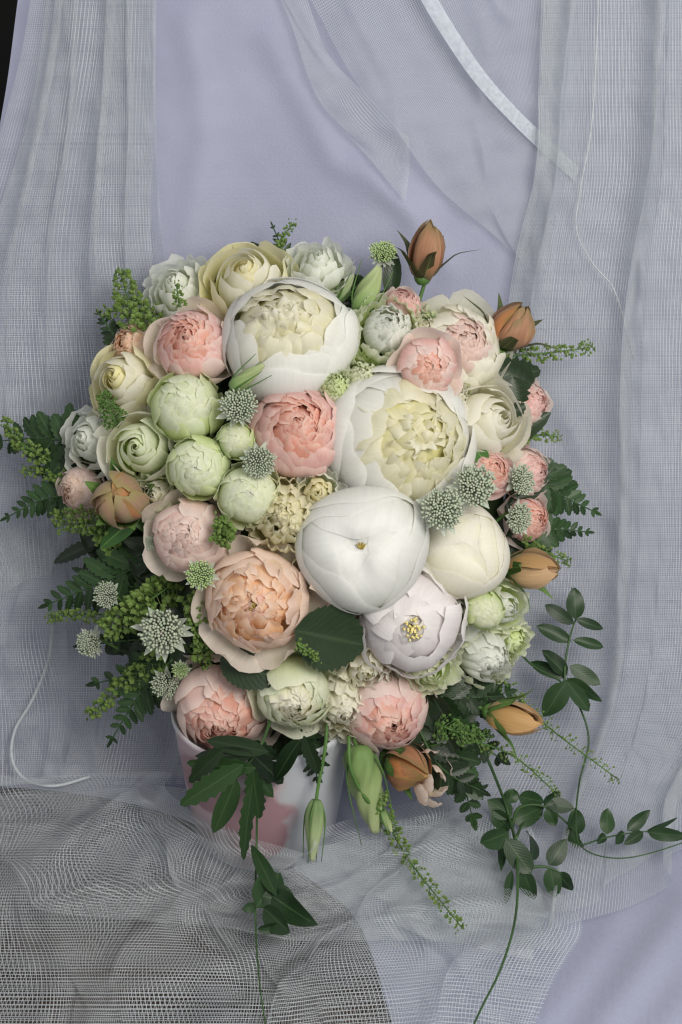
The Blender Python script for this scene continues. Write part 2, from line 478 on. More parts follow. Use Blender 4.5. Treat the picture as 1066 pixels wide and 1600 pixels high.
CLOTH = cloth_mat('backdrop_cloth', '#8c90a6', '#969ab0')
rows = []
for py, xl, xr in [(-500, 90, 1500), (-250, 60, 1500), (0, 28, 1500), (160, 6, 1500), (330, -30, 1500), (600, -120, 1500), (900, -200, 1500), (1130, -260, 1500)]:
    rows.append([(xl + (xr - xl) * k / 7, py, 0) for k in range(8)])
rows.append([(-260, 1190, 0), (-40, 1195, 0), (160, 1215, 0), (330, 1255, .0), (520, 1290, .0), (780, 1310, 0), (1100, 1320, 0), (1500, 1330, 0)])
rows.append([(-260, 1205, 0), (-40, 1212, 0), (170, 1235, 0), (350, 1290, .0), (540, 1395, .0), (790, 1500, 0), (1100, 1560, 0), (1500, 1560, 0)])
rows.append([(-260, 1215, 0), (-40, 1225, 0), (180, 1250, 0), (370, 1320, .0), (560, 1430, .0), (700, 1760, 0), (1130, 1900, 0), (1500, 1900, 0)])
cloth = drape('backdrop_cloth', rows, CLOTH, 150, 160, fold=[(0.0030, 2.6, 0.5, 0.15)], crinkle=0.00012, seed=3,
      ridges=[([(300, 40), (330, 200), (300, 420)], .004, 26), ([(430, 60), (520, 250), (640, 330)], .005, 22), ([(560, 250), (700, 420)], .003, 18),
              ([(1066, 1420), (930, 1600), (880, 1700)], .012, 26), ([(960, 1430), (900, 1520), (840, 1600)], .007, 18), ([(1066, 1560), (1000, 1640)], .008, 20)])
tag(cloth, 'plain lavender white cloth hung as backdrop behind the bouquet', 'cloth')

T_FINE = tulle_mat('tulle_fine', 0.00110, 0.10, '#c6ccd0', 0.10)
T_MID = tulle_mat('tulle_mid', 0.00140, 0.098, '#c6ccce', 0.10)
T_VIS = tulle_mat('tulle_visible', 0.0018, 0.10, '#c4cacd', 0.10)
T_COARSE = tulle_mat('tulle_coarse', 0.0023, 0.082, '#c8cfd4', 0.10)

# left hanging net, two layers
r1 = []
for py, xl, xr in [(-120, 66, 240), (60, 38, 241), (160, 14, 243), (260, -14, 246), (420, -60, 262), (620, -90, 330), (760, -100, 380)]:
    r1.append([(xl + (xr - xl) * k / 5, py, .008) for k in range(6)])
r1.append([(-100, 955, .008), (10, 930, .008), (90, 890, .008), (180, 850, .008), (280, 830, .008), (390, 800, .008)])
d = drape('tulle_drape', r1, T_MID, 110, 150, fold=[(0.0075, 2.4, 0.35, 0.15), (0.0016, 7, -0.3, .1)], seed=11,
          ridges=[([(120, -50), (130, 200), (128, 420), (118, 640)], .010, 12), ([(60, -20), (40, 160), (25, 330)], .006, 16)])
tag(d, 'white net hanging down the left side with a ragged straight right edge', 'tulle', 'nets around the bouquet')
r2 = []
for py, xl, xr in [(-120, 84, 246), (60, 66, 244), (200, 40, 242), (420, -30, 240), (700, -90, 300), (950, -120, 330), (1120, -120, 330), (1215, -120, 300)]:
    r2.append([(xl + (xr - xl) * k / 5, py, .004) for k in range(6)])
d = drape('tulle_drape', r2, T_FINE, 110, 150, fold=[(0.0065, 2.1, -0.4, 0.15), (0.0016, 8, .4, .1)], seed=12,
          ridges=[([(80, 985), (60, 1080), (20, 1150)], .006, 14), ([(210, 1090), (160, 1180), (120, 1215)], .008, 16), ([(0, 1100), (90, 1180)], .006, 18)])
tag(d, 'fine grey white net lying flat left of the bouquet, below the ragged hem', 'tulle', 'nets around the bouquet')
r2 = []
for py, xl, xr in [(800, -120, 340), (900, -120, 340), (1000, -120, 320), (1120, -120, 330), (1225, -120, 300)]:
    r2.append([(xl + (xr - xl) * k / 5, py + (60 - 24 * k if py < 850 else 0), .008) for k in range(6)])
d2 = drape('tulle_drape', r2, T_VIS, 100, 90, fold=[(0.0055, 2.2, .9, 0.2), (0.002, 7, -.5, .1)], seed=15, ridges=[([(0, 1000), (120, 1110), (200, 1215)], .008, 20), ([(230, 1090), (250, 1215)], .008, 14)])
tag(d2, 'creased net layer low on the left above the cord loop', 'tulle', 'nets around the bouquet')
V, F = tube([at(x, y, base_h(y) + o_) for x, y, o_ in [(84, 960, .012), (76, 1030, .014), (50, 1095, .018), (24, 1140, .022), (19, 1185, .026), (40, 1218, .030), (85, 1228, .034), (140, 1214, .030)]], .0016, n=6, sub=8)
obj('hem_cord', mesh('hem_cord', V, F), MT['cord'], d)

# top centre net with a satin band
ra = [(380, -200, .010), (533, 100, .010), (622, 200, .010), (690, 290, .010), (750, 352, .010), (818, 414, .010)]
rc = [(980, -380, .010), (960, -200, .010), (920, -60, .010), (890, 120, .010), (868, 270, .010), (850, 430, .010)]
rb = [tuple((a + c) / 2 for a, c in zip(p, q)) for p, q in zip(ra, rc)]
d = drape('tulle_drape', [ra, rb, rc], T_FINE, 120, 70, fold=[(0.003, 1.2, 2.2, 0.1)], seed=13, ridges=[([(540, 0), (620, 130), (640, 240)], .006, 14), ([(690, 160), (740, 330)], .005, 20), ([(780, 0), (848, 60)], .006, 16)])
tag(d, 'white net swag across the top with a satin band along it', 'tulle', 'nets around the bouquet')
def sheer_mat():
    m = bpy.data.materials.new('satin_sheer')
    nt, N, L = nodes(m)
    out = N.new('ShaderNodeOutputMaterial'); df = N.new('ShaderNodeBsdfDiffuse'); df.inputs[0].default_value = lin('#c4ccd4')
    tp = N.new('ShaderNodeBsdfTransparent'); mx = N.new('ShaderNodeMixShader')
    uv = N.new('ShaderNodeUVMap'); wv = N.new('ShaderNodeTexNoise'); wv.inputs['Scale'].default_value = 260; L.new(uv.outputs[0], wv.inputs['Vector'])
    mr = N.new('ShaderNodeMapRange'); mr.inputs['To Min'].default_value = 0.3; mr.inputs['To Max'].default_value = 0.95; L.new(wv.outputs['Fac'], mr.inputs['Value'])
    L.new(mr.outputs[0], mx.inputs[0]); L.new(tp.outputs[0], mx.inputs[1]); L.new(df.outputs[0], mx.inputs[2]); L.new(mx.outputs[0], out.inputs[0])
    return m
band = drape('satin_band', [[(640, -40, .023), (668, 18, .023), (735, 120, .020), (800, 192, .016), (848, 238, .008), (900, 285, .001)],
                            [(662, -54, .023), (690, 8, .023), (753, 106, .020), (810, 172, .016), (852, 212, .008), (905, 262, .001)]], sheer_mat(), 40, 6, seed=4, crinkle=.0004, parent=d)
r = [[(440, -90, .007), (505, 60, .007), (560, 140, .007), (640, 215, .007)], [(430, -60, .007), (490, 90, .007), (545, 190, .007), (640, 265, .007)], [(420, -40, .007), (480, 110, .007), (540, 210, .007), (634, 314, .007)]]
d = drape('tulle_drape', r, T_MID, 80, 40, fold=[(0.002, 1.6, 1.0, 0.1)], seed=14)
tag(d, 'small pointed net flap ending above the white bouquet blooms', 'tulle', 'nets around the bouquet')

# right hanging net, two layers and a hem cord
def right_rows(x0s, off):
    out = []
    for py, xl in x0s:
        out.append([(xl + (1330 - xl) * k / 6, py, off) for k in range(7)])
    return out
low = [(600, 1440, .012), (720, 1470, .012), (850, 1472, .012), (960, 1420, .012), (1066, 1345, .012), (1200, 1270, .012), (1330, 1230, .012)]
rr = right_rows([(-200, 856), (0, 850), (150, 843), (270, 838), (400, 812), (520, 796), (700, 790), (900, 790), (1100, 760)], .012)
rr.append([(660, 1290, .012), (770, 1300, .012), (880, 1300, .012), (980, 1280, .012), (1070, 1240, .012), (1200, 1200, .012), (1330, 1180, .012)])
rr.append(low)
d = drape('tulle_drape', rr, T_FINE, 170, 190, fold=[(0.0125, 3.4, 0.40, 0.14), (0.0022, 8, -0.5, .2)], seed=21,
          ridges=[([(1066, 380), (1000, 560), (960, 760)], .010, 22), ([(1060, 760), (980, 960), (930, 1150)], .010, 26), ([(900, 1180), (1000, 1240), (1066, 1250)], .010, 22), ([(846, -50), (838, 150), (845, 300), (860, 480), (900, 700), (960, 900)], .012, 13), ([(935, 0), (925, 150), (905, 300)], .008, 16), ([(1010, 0), (1020, 300), (1050, 600)], .010, 24)])
tag(d, 'heavy pleated white net curtain down the right side with hem cord', 'tulle', 'nets around the bouquet')
V, F = tube([at(x, y, base_h(y) + o_) for x, y, o_ in [(936, -60, .034), (933, 60, .034), (924, 200, .034), (906, 300, .034), (901, 360, .033), (925, 410, .031), (958, 450, .028), (978, 510, .022), (990, 560, .010)]], .0007, n=5, sub=8)
obj('hem_cord', mesh('hem_cord', V, F), MT['cord'], d)
rr = right_rows([(-200, 850), (0, 846), (150, 841), (270, 836), (400, 806), (520, 790), (700, 780), (900, 770), (1100, 720)], .006)
rr.append([(640, 1270, .006), (740, 1290, .006), (860, 1290, .006), (970, 1270, .006), (1070, 1230, .006), (1200, 1190, .006), (1330, 1160, .006)])
rr.append([(560, 1400, .006), (680, 1420, .006), (840, 1430, .006), (950, 1390, .006), (1066, 1320, .006), (1200, 1240, .006), (1330, 1200, .006)])
d = drape('tulle_drape', rr, T_MID, 170, 190, fold=[(0.0085, 2.6, -0.35, 0.15), (0.0018, 7, .5, .2)], seed=22, ridges=[([(880, 100), (875, 400), (890, 700)], .006, 18)])
tag(d, 'second looser net layer under the right hand curtain', 'tulle', 'nets around the bouquet')

# coarse net over the table in front
rt = [[(-160, 1196, .020), (60, 1214, .022), (170, 1206, .034), (268, 1214, .060), (335, 1278, .085), (435, 1332, .085), (510, 1314, .078), (590, 1268, .066), (720, 1240, .03), (830, 1290, .012)],
      [(-160, 1290, .018), (40, 1290, .018), (150, 1290, .022), (260, 1310, .035), (340, 1350, .045), (440, 1385, .045), (530, 1370, .040), (620, 1340, .034), (730, 1340, .022), (870, 1385, .010)],
      [(-160, 1420, .014), (20, 1420, .014), (130, 1420, .016), (240, 1420, .02), (340, 1430, .02), (440, 1450, .02), (540, 1440, .02), (640, 1430, .02), (750, 1430, .018), (910, 1450, .012)],
      [(-160, 1560, .012), (0, 1560, .012), (120, 1560, .014), (230, 1560, .016), (340, 1560, .016), (440, 1560, .016), (540, 1550, .016), (630, 1540, .016), (720, 1530, .014), (860, 1545, .012)],
      [(-160, 1800, .010), (0, 1800, .010), (120, 1800, .010), (230, 1800, .010), (340, 1800, .010), (440, 1800, .010), (540, 1790, .010), (630, 1780, .010), (720, 1760, .010), (760, 1790, .010)]]
d = drape('tulle_drape', rt, T_COARSE, 200, 150, fold=[(0.0120, 3.2, 1.5, 0.2), (0.0026, 9, -1.2, .2)], seed=31,
          ridges=[([(180, 1216), (130, 1330), (70, 1470), (30, 1620)], .022, 20), ([(150, 1222), (280, 1262), (360, 1330), (450, 1346), (560, 1300), (680, 1262)], .012, 12),
                  ([(240, 1290), (330, 1380), (420, 1440)], .010, 12), ([(150, 1620), (260, 1530), (430, 1470), (620, 1430), (800, 1400)], .016, 22), ([(300, 1600), (420, 1540), (520, 1480), (640, 1340)], .012, 16)])
tag(d, 'coarse white net gathered over the dark table in front of the pot', 'tulle', 'nets around the bouquet')
rt2 = [[(x - 20, y + 26, max(.008, o_ - .016)) for x, y, o_ in r] for r in rt]
d = drape('tulle_drape', rt2, T_COARSE, 160, 120, fold=[(0.0110, 3.0, -1.4, 0.25), (0.0022, 9, 1.0, .2)], seed=32,
          ridges=[([(330, 1300), (500, 1420), (820, 1480)], .012, 18), ([(20, 1260), (160, 1330), (300, 1480), (330, 1620)], .012, 16)])
tag(d, 'lower coarse net layer lying loosely on the dark table', 'tulle', 'nets around the bouquet')

rt3 = [[(-160, 1205, .012), (60, 1216, .014), (200, 1222, .022), (300, 1244, .06), (420, 1330, .07), (520, 1322, .065), (620, 1290, .05), (760, 1330, .02), (880, 1400, .012)],
       [(-160, 1275, .010), (30, 1280, .012), (180, 1305, .014), (290, 1345, .02), (400, 1395, .03), (510, 1395, .03), (620, 1385, .03), (740, 1400, .02), (850, 1440, .012)],
       [(-160, 1330, .010), (10, 1350, .012), (90, 1420, .014), (220, 1440, .02), (370, 1455, .02), (490, 1470, .02), (610, 1470, .02), (730, 1480, .02), (830, 1500, .012)]]
d = drape('tulle_drape', rt3, T_MID, 160, 120, fold=[(0.0110, 2.6, 1.6, 0.2), (0.0022, 8, -.9, .2)], seed=37,
          ridges=[([(100, 1600), (220, 1480), (400, 1420), (600, 1400)], .014, 18), ([(200, 1230), (170, 1330), (100, 1450)], .014, 16)])
tag(d, 'finer net bunched in folds between the coarse nets on the table', 'tulle', 'nets around the bouquet')

# ------------------------------------------------------------------ pot
POT = at(409, 1040, 0.02)
POT.z = TABLE_Z + 0.006
def pot_mat():
    m = bpy.data.materials.new('pot_glazed')
    nt, N, L = nodes(m)
    out = N.new('ShaderNodeOutputMaterial')
    tc = N.new('ShaderNodeTexCoord')
    no = N.new('ShaderNodeTexNoise'); no.inputs['Scale'].default_value = 26; no.inputs['Detail'].default_value = 2
    L.new(tc.outputs['Object'], no.inputs['Vector'])
    def blob(cx, cz, rx, rz, wob):
        sb = N.new('ShaderNodeVectorMath'); sb.operation = 'SUBTRACT'; sb.inputs[1].default_value = (cx, -.07, cz)
        L.new(tc.outputs['Object'], sb.inputs[0])
        dv = N.new('ShaderNodeVectorMath'); dv.operation = 'MULTIPLY'; dv.inputs[1].default_value = (1 / rx, 4.0, 1 / rz)
        L.new(sb.outputs[0], dv.inputs[0])
        ln = N.new('ShaderNodeVectorMath'); ln.operation = 'LENGTH'; L.new(dv.outputs[0], ln.inputs[0])
        ad = N.new('ShaderNodeMath'); ad.operation = 'MULTIPLY_ADD'; ad.inputs[1].default_value = wob
        L.new(no.outputs['Fac'], ad.inputs[0]); L.new(ln.outputs['Value'], ad.inputs[2])
        mr = N.new('ShaderNodeMapRange'); mr.inputs['From Min'].default_value = 1.0 + wob * .5 + .08; mr.inputs['From Max'].default_value = 1.0 + wob * .5 - .08
        L.new(ad.outputs[0], mr.inputs['Value'])
        return mr
    cur = None
    for (cx, cz, rx, rz, wob, c) in [(-.045, .075, .062, .062, 1.1, '#b7a2a8'), (-.02, .062, .040, .046, 1.1, '#c2b4b9'), (-.005, .055, .030, .042, 1.1, '#a08087'),
                                     (-.055, .05, .020, .030, .3, '#bfabb0'), (-.050, .09, .025, .03, .3, '#94747c')]:
        b = blob(cx, cz, rx, rz, wob)
        mc = N.new('ShaderNodeMix'); mc.data_type = 'RGBA'
        L.new(b.outputs[0], mc.inputs['Factor'])
        if cur is None: mc.inputs['A'].default_value = lin('#b6babf')
        else: L.new(cur.outputs['Result'], mc.inputs['A'])
        mc.inputs['B'].default_value = lin(c)
        cur = mc
    pb = N.new('ShaderNodeBsdfPrincipled'); pb.inputs['Roughness'].default_value = 0.32
    L.new(cur.outputs['Result'], pb.inputs['Base Color']); L.new(pb.outputs[0], out.inputs[0])
    return m
prof = [(.0, 0), (.058, 0), (.062, .004), (.066, .03), (.071, .07), (.075, .105), (.077, .124), (.079, .130), (.078, .135), (.075, .131), (.072, .115), (.06, .02), (0, .015)]
V, F = [], []
n = 56
for (r, z) in prof:
    for k in range(n):
        a = 2 * math.pi * k / n
        V.append((r * math.cos(a), r * math.sin(a), z))
for j in range(len(prof) - 1):
    for k in range(n):
        k2 = (k + 1) % n
        F.append((j * n + k, j * n + k2, (j + 1) * n + k2, (j + 1) * n + k))
pot = obj('flower_pot', mesh('flower_pot', V, F), pot_mat())
pot.location = POT
tag(pot, 'glazed white flower pot painted with a pink bloom, under the bouquet', 'pot')
BIND = POT + Vector((0, 0.01, .09))

# ------------------------------------------------------------------ petals and flowers
CX, CY, RX, RY = 490, 775, 372, 425
def dome(px, py):
    d2 = ((px - CX) / RX) ** 2 + ((py - CY) / RY) ** 2
    return -.015 + .125 * math.sqrt(max(0.0, 1 - d2))

def petal_mesh(rnd, R, H, p0, p1, W, z=0.0, tip=.18, point=0.0, spiral=.06, ruf=0.0, rf=3.0, curl=0.0, edge=0.0, cmin=.45, bump=.012, nu=11, nv=13, notch=0.0, taper=.45, sph=False, tuck=0.0, peak=0.0):
    u = np.linspace(-1, 1, nu)[None, :]
    v = np.linspace(0, 1, nv)[:, None]
    ph = [rnd.uniform(0, 6.28) for _ in range(8)]
    ve = v * (1 - tip * np.abs(u) ** 2.6 + point * np.exp(-(u / .22) ** 2) - notch * np.exp(-(u / .16) ** 2)
              + .035 * np.sin(3.1 * u + ph[0]) + .02 * np.sin(7.3 * u + ph[1]))
    phi = np.radians(p0 + (p1 - p0) * ve)
    r = R * np.cos(phi)
    zz = H * np.sin(phi) + peak * H * np.clip(ve, 0, 2) ** 5
    w = W * (taper + (1 - taper) * np.clip(v / .55, 0, 1) ** .8) * (1 - .10 * v ** 3)
    s = w * u
    rc = np.maximum(np.abs(r), cmin * R)
    th = s / rc
    rho = r - rc * (1 - np.cos(th))
    y = rc * np.sin(th)
    nr, nz = np.cos(phi) / R, np.sin(phi) / H
    ln = np.sqrt(nr * nr + nz * nz); nr, nz = nr / ln, nz / ln
    d = spiral * R * u * (.4 + .6 * v) + ruf * R * v ** 2 * (np.sin(rf * math.pi * u + ph[2] + 1.1 * v) + .5 * np.sin(rf * 1.9 * math.pi * u + ph[3]))
    d = d + curl * R * v ** 4 + edge * R * np.abs(u) ** 3 * v
    d = d + bump * R * (np.sin(2.3 * u + 3.1 * v + ph[4]) + np.sin(4.1 * u - 2.3 * v + ph[5]) + .6 * np.sin(6.1 * v + 3.3 * u + ph[6])) * v
    X = rho + d * nr * np.cos(th)
    Y = y + d * nr * np.sin(th)
    Z = zz + z + d * nz
    if sph:                                  # lie exactly on the ellipsoid so that layers never cut each other
        al = s / R
        d = d - tuck * R * np.maximum(np.abs(u) ** 5 * np.minimum(1, v * 3), v ** 8)
        qx, qy, qz = np.cos(al) * np.cos(phi), np.sin(al) + 0 * phi, np.cos(al) * np.sin(phi)
        X, Y, Z = qx * (R + d), qy * (R + d), qz * (H + d) + z
    V = np.stack([X + 0 * v, Y + 0 * v, Z + 0 * v], -1).reshape(-1, 3)
    UV = np.stack([(u + 1) / 2 + 0 * v, v + 0 * u], -1).reshape(-1, 2)
    return mesh('petal', V.tolist(), gridfaces(nu, nv), UV)

FL = []
def flower(name, label, cat, px, py, r, rings, dz=0.0, ax=None, ay=None, group=None, roll=None, seed=None, stem=True, h=None, sx=1.0, sy=1.0, sink=.55):
    """rings: dicts with n, R, H, p1 ... in units of the flower's radius"""
    seed = seed if seed is not None else int(px * 7 + py * 13)
    rnd = random.Random(seed)
    hh = (dome(px, py) - sink * r * S + dz) if h is None else h
    k = 1 - hh / D
    rad = r * 1.05 * S * k
    if ax is None: ax = (px - CX) / RX * .62
    if ay is None: ay = -(py - CY) / RY * .62
    az = math.sqrt(max(.05, 1 - ax * ax - ay * ay))
    axis = RT * ax + UP * ay + NM * az
    loc = at(px, py, hh)
    M = frame(loc, axis, roll if roll is not None else rnd.uniform(0, 6.28))
    root = empty(name, M)
    tag(root, label, cat, group)
    if sx != 1 or sy != 1: root.scale = (sx, sy, 1)
    for g in rings:
        g = dict(g)
        nn = g.pop('n'); mat = PM[g.pop('m')]; jit = g.pop('jit', 5); a0 = g.pop('a0', rnd.uniform(0, 360))
        tilt = g.pop('tilt', 3); nvar = g.pop('var', 3); pname = g.pop('name', 'petal'); arc = g.pop('arc', 360)
        sj = g.pop('sj', .05)
        for key in ('R', 'H', 'W', 'z'):
            if key in g: g[key] = g[key] * rad
        g.setdefault('H', g['R'])
        deform = g.pop('deform', None)
        if deform:                           # petals of one globe share its lobes and dimple: turned in the mesh, not in the object
            for i in range(nn):
                g2 = dict(g); g2['p1'] = g['p1'] + rnd.uniform(-15, 5); g2['tip'] = g['tip'] * rnd.uniform(.6, 1.3)
                me = petal_mesh(rnd, **g2); me.materials.append(mat)
                t = R_(a0 + arc * i / nn + rnd.uniform(-jit, jit)); ct, st = math.cos(t), math.sin(t)
                co = np.empty(len(me.vertices) * 3, dtype=np.float32); me.vertices.foreach_get('co', co); co = co.reshape(-1, 3)
                x, y, z = co[:, 0] * ct - co[:, 1] * st, co[:, 0] * st + co[:, 1] * ct, co[:, 2]
                th = np.arctan2(y, x); rho = np.hypot(x, y)
                lobe, dim, ph = deform
                k = 1 + lobe * (np.cos(3 * th + ph) + .7 * np.cos(2 * th + ph * 1.7)) * np.clip(rho / rad, 0, 1) * (.6 + .4 * z / rad)
                dz_ = -dim * rad * np.exp(-(rho / (.24 * rad)) ** 2) * (z > 0) - dim * .55 * rad * np.abs(np.cos(1.5 * th + ph)) ** 3 * np.exp(-((rho - .32 * rad) / (.26 * rad)) ** 2) * (z > 0)
                co = np.stack([x * k, y * k, z + dz_], -1)
                me.vertices.foreach_set('co', co.astype(np.float32).ravel()); me.update()
                obj(pname, me, None, root)
            continue
        mes = []
        for _ in range(min(nvar, nn)):
            me = petal_mesh(rnd, **g); me.materials.append(mat); mes.append(me)
        for i in range(nn):
            p = obj(pname, mes[i % len(mes)], None, root)
            p.rotation_euler = (R_(rnd.uniform(-tilt, tilt)), R_(rnd.uniform(-tilt, tilt)), R_(a0 + arc * i / nn + rnd.uniform(-jit, jit)))
            s_ = 1 + rnd.uniform(-sj, sj)
            p.scale = (s_, s_, 1 + rnd.uniform(-sj, sj))
    if stem:
        inv = M.inverted()
        b = inv @ (loc.lerp(BIND, .75))
        V, F = tube([(0, 0, -rad * .55), (0, 0, -rad * 1.1), b * .6 + Vector((0, 0, -rad * .4)), b], .0028, .0024, 6, 3)
        obj('stem', mesh('stem', V, F), MT['stem'], root)
    root['_rad'] = rad
    FL.append((px, py, r))
    return root

def peony_open(m, heart, op=50, hz=.0, deep=None):
    deep = deep or heart
    q = dict(jit=8, sph=True, deform=(.05, 0, op * .1 + hz * 9), notch=.02)
    return [dict(n=4, R=1.0, H=.86, p0=-84, p1=op - 16, W=.95, m=m, tip=.26, tuck=.03, spiral=.018, bump=.006, cmin=.75, nu=19, nv=19, edge=-.01, **q),
            dict(n=5, R=.94, H=.86, p0=-60, p1=op - 7, W=.78, m=m, tip=.26, tuck=.03, spiral=.018, bump=.006, cmin=.7, nu=17, nv=17, **q),
            dict(n=5, R=.88, H=.85, p0=-30, p1=op + 1, W=.66, m=m, tip=.22, spiral=.02, bump=.010, cmin=.65, ruf=.012, nu=17, nv=15, **q),
            dict(n=9, R=.77, H=.78, p0=-10, p1=op + 4, W=.40, z=hz, m=heart, tip=.2, ruf=.04, rf=2.0, jit=12, tilt=6, bump=.03, notch=.02),
            dict(n=9, R=.65, H=.77, p0=0, p1=op + 11, W=.33, z=hz + .02, m=deep, tip=.2, ruf=.06, rf=2.2, jit=18, tilt=10, bump=.04, notch=.07),
            dict(n=8, R=.52, H=.77, p0=5, p1=op + 18, W=.30, z=hz + .03, m=heart, tip=.2, ruf=.08, rf=2.2, jit=20, tilt=13, bump=.05, notch=.07),
            dict(n=7, R=.38, H=.78, p0=10, p1=80, W=.26, z=hz + .03, m=deep, tip=.2, ruf=.12, rf=2.0, jit=25, tilt=13, bump=.05),
            dict(n=6, R=.66, H=.62, p0=0, p1=88, W=.44, z=hz, m=deep, tip=.2, ruf=.02, bump=.02, jit=8, tilt=3),
            dict(n=6, R=.24, H=.80, p0=10, p1=88, W=.18, z=hz + .02, m=heart, tip=.2, ruf=.16, rf=2.0, jit=25, tilt=13, bump=.05)]

def peony_shut(m, top=80, ph=.6, dim=.17):
    q = dict(jit=9, sph=True, m=m, nu=25, nv=23, deform=(.065, dim, ph))
    return [dict(n=3, R=1.0, H=.93, p0=-86, p1=top - 44, W=1.15, tip=.24, spiral=.010, bump=.002, tuck=.005, **q),
            dict(n=3, R=.972, H=.910, p0=-60, p1=top - 22, W=1.05, tip=.24, spiral=.010, bump=.002, tuck=.005, **q),
            dict(n=3, R=.944, H=.890, p0=-20, p1=top - 6, W=.95, tip=.24, spiral=.010, bump=.002, tuck=.005, **q),
            dict(n=3, R=.918, H=.872, p0=0, p1=top + 4, W=.8, tip=.22, spiral=.010, bump=.002, tuck=.005, **q),
            dict(n=2, R=.892, H=.852, p0=20, p1=top + 26, W=.66, tip=.2, spiral=.006, bump=.002, **q)]

def garden(guard, cup, inner, op=42, point=.10, guards=True, nin=1.0, cup2=None):
    g = []
    if guards:
        g.append(dict(n=5, R=1.02, H=.72, p0=-80, p1=8, W=.66, z=-.06, m=guard, tip=.30, point=point, curl=.16, edge=.10, bump=.025, spiral=.04))
    g += [dict(n=6, R=.90, H=.68, p0=-75, p1=op - 8, W=.60, m=cup, tip=.14, spiral=.07, bump=.02, edge=-.02, ruf=.012),
          dict(n=6, R=.83, H=.70, p0=-40, p1=op + 2, W=.54, m=cup2 or cup, tip=.14, spiral=.08, bump=.02, ruf=.02),
          dict(n=7, R=.75, H=.72, p0=-20, p1=op + 7, W=.42, m=cup2 or inner, tip=.16, spiral=.08, bump=.03, ruf=.03, jit=9, tilt=5)]
    for (R, n, p, W) in [(.66, 9, op + 13, .30), (.57, 9, op + 18, .27), (.48, 8, op + 22, .25), (.39, 7, max(op + 26, 74), .22), (.29, 6, 78, .18), (.18, 4, 80, .14)]:
        g.append(dict(n=max(3, int(n * nin)), R=R, H=.75, p0=5, p1=p, W=W, m=inner, tip=.22, spiral=.09, ruf=.04, rf=1.7, bump=.03, jit=14, tilt=7, notch=.05, curl=.04, nu=11, nv=10))
    return g

def open_garden():
    g = [dict(n=5, R=1.12, H=.50, p0=-80, p1=8, W=.84, z=-.02, m='pale', tip=.34, point=.26, curl=.14, edge=.06, bump=.025, spiral=.04),
         dict(n=6, R=.96, H=.52, p0=-75, p1=30, W=.64, m='peachp', tip=.14, spiral=.05, bump=.02, ruf=.015),
         dict(n=6, R=.89, H=.56, p0=-40, p1=38, W=.56, m='peachp', tip=.14, spiral=.05, bump=.02, ruf=.02)]
    for (R, n, p, W, mm) in [(.82, 9, 48, .34, 'peachp'), (.74, 9, 56, .32, 'peach'), (.66, 9, 63, .30, 'peach'), (.57, 8, 69, .28, 'peach'), (.48, 8, 74, .25, 'peach'), (.38, 7, 78, .22, 'coral'), (.26, 5, 80, .17, 'peach')]:
        g.append(dict(n=n, R=R, H=.66, p0=10, p1=p, W=W, m=mm, tip=.22, spiral=.09, ruf=.06, rf=1.7, bump=.035, jit=16, tilt=8, sj=.07, notch=.06, curl=.05, nu=12, nv=10))
    return g

def classic(outer, inner, heart):
    return [dict(n=5, R=1.0, H=.75, p0=-80, p1=10, W=.70, z=-.05, m=outer, tip=.22, point=.05, curl=.16, edge=.12, bump=.02, spiral=.05),
            dict(n=5, R=.86, H=.80, p0=-70, p1=30, W=.66, m=outer, tip=.16, curl=.08, edge=.05, bump=.02, spiral=.08),
            dict(n=4, R=.70, H=.86, p0=-40, p1=46, W=.60, m=inner, tip=.14, curl=.05, bump=.02, spiral=.12),
            dict(n=4, R=.54, H=.90, p0=-20, p1=56, W=.50, m=inner, tip=.14, curl=.04, bump=.02, spiral=.16),
            dict(n=3, R=.38, H=.92, p0=0, p1=64, W=.40, m=heart, tip=.14, bump=.02, spiral=.22),
            dict(n=3, R=.22, H=.92, p0=0, p1=70, W=.26, m=heart, tip=.14, bump=.02, spiral=.3)]

def swirl(outer, inner, dp=0, patch=0, a0=0):
    g = [dict(n=1, R=1.05, H=.90, p0=-60, p1=46, W=.62, m='green', tip=.3, bump=.02, a0=a0, jit=0)] * patch + [dict(n=5, R=1.02, H=.86, p0=-85, p1=22, W=.66, m=outer, tip=.2, spiral=.05, bump=.02, curl=.04, ruf=.015),
         dict(n=5, R=.96, H=.88, p0=-60, p1=46, W=.62, m=outer, tip=.2, spiral=.07, bump=.02, ruf=.012)]
    for i, (R, n, p) in enumerate([(.92, 6, 58), (.88, 6, 65), (.83, 6, 71), (.78, 5, 77), (.72, 5, 83), (.64, 4, 90), (.56, 3, 96)]):
        g.append(dict(n=n, R=R, H=.90 - .005 * i, p0=-10, p1=p + dp, W=.54 - .05 * i, m=inner, tip=.2, spiral=.05, bump=.012, ruf=.014, jit=9, tilt=2, curl=.02))
    return g

def ruffled(m, inner, rf=.10):
    return [dict(n=5, R=1.0, H=.7, p0=-80, p1=14, W=.66, m=m, tip=.14, ruf=rf, rf=2.2, bump=.03, curl=.12, edge=.05),
            dict(n=5, R=.82, H=.75, p0=-60, p1=34, W=.58, m=m, tip=.14, ruf=rf, rf=2.4, bump=.03, curl=.08),
            dict(n=5, R=.60, H=.8, p0=-30, p1=50, W=.46, m=inner, tip=.14, ruf=rf, rf=2.2, bump=.03, spiral=.12),
            dict(n=4, R=.38, H=.8, p0=0, p1=62, W=.34, m=inner, tip=.14, ruf=rf * .9, rf=2.0, bump=.03, spiral=.18),
            dict(n=3, R=.18, H=.82, p0=0, p1=70, W=.22, m=inner, tip=.14, ruf=rf, rf=2.0, bump=.03, spiral=.2)]

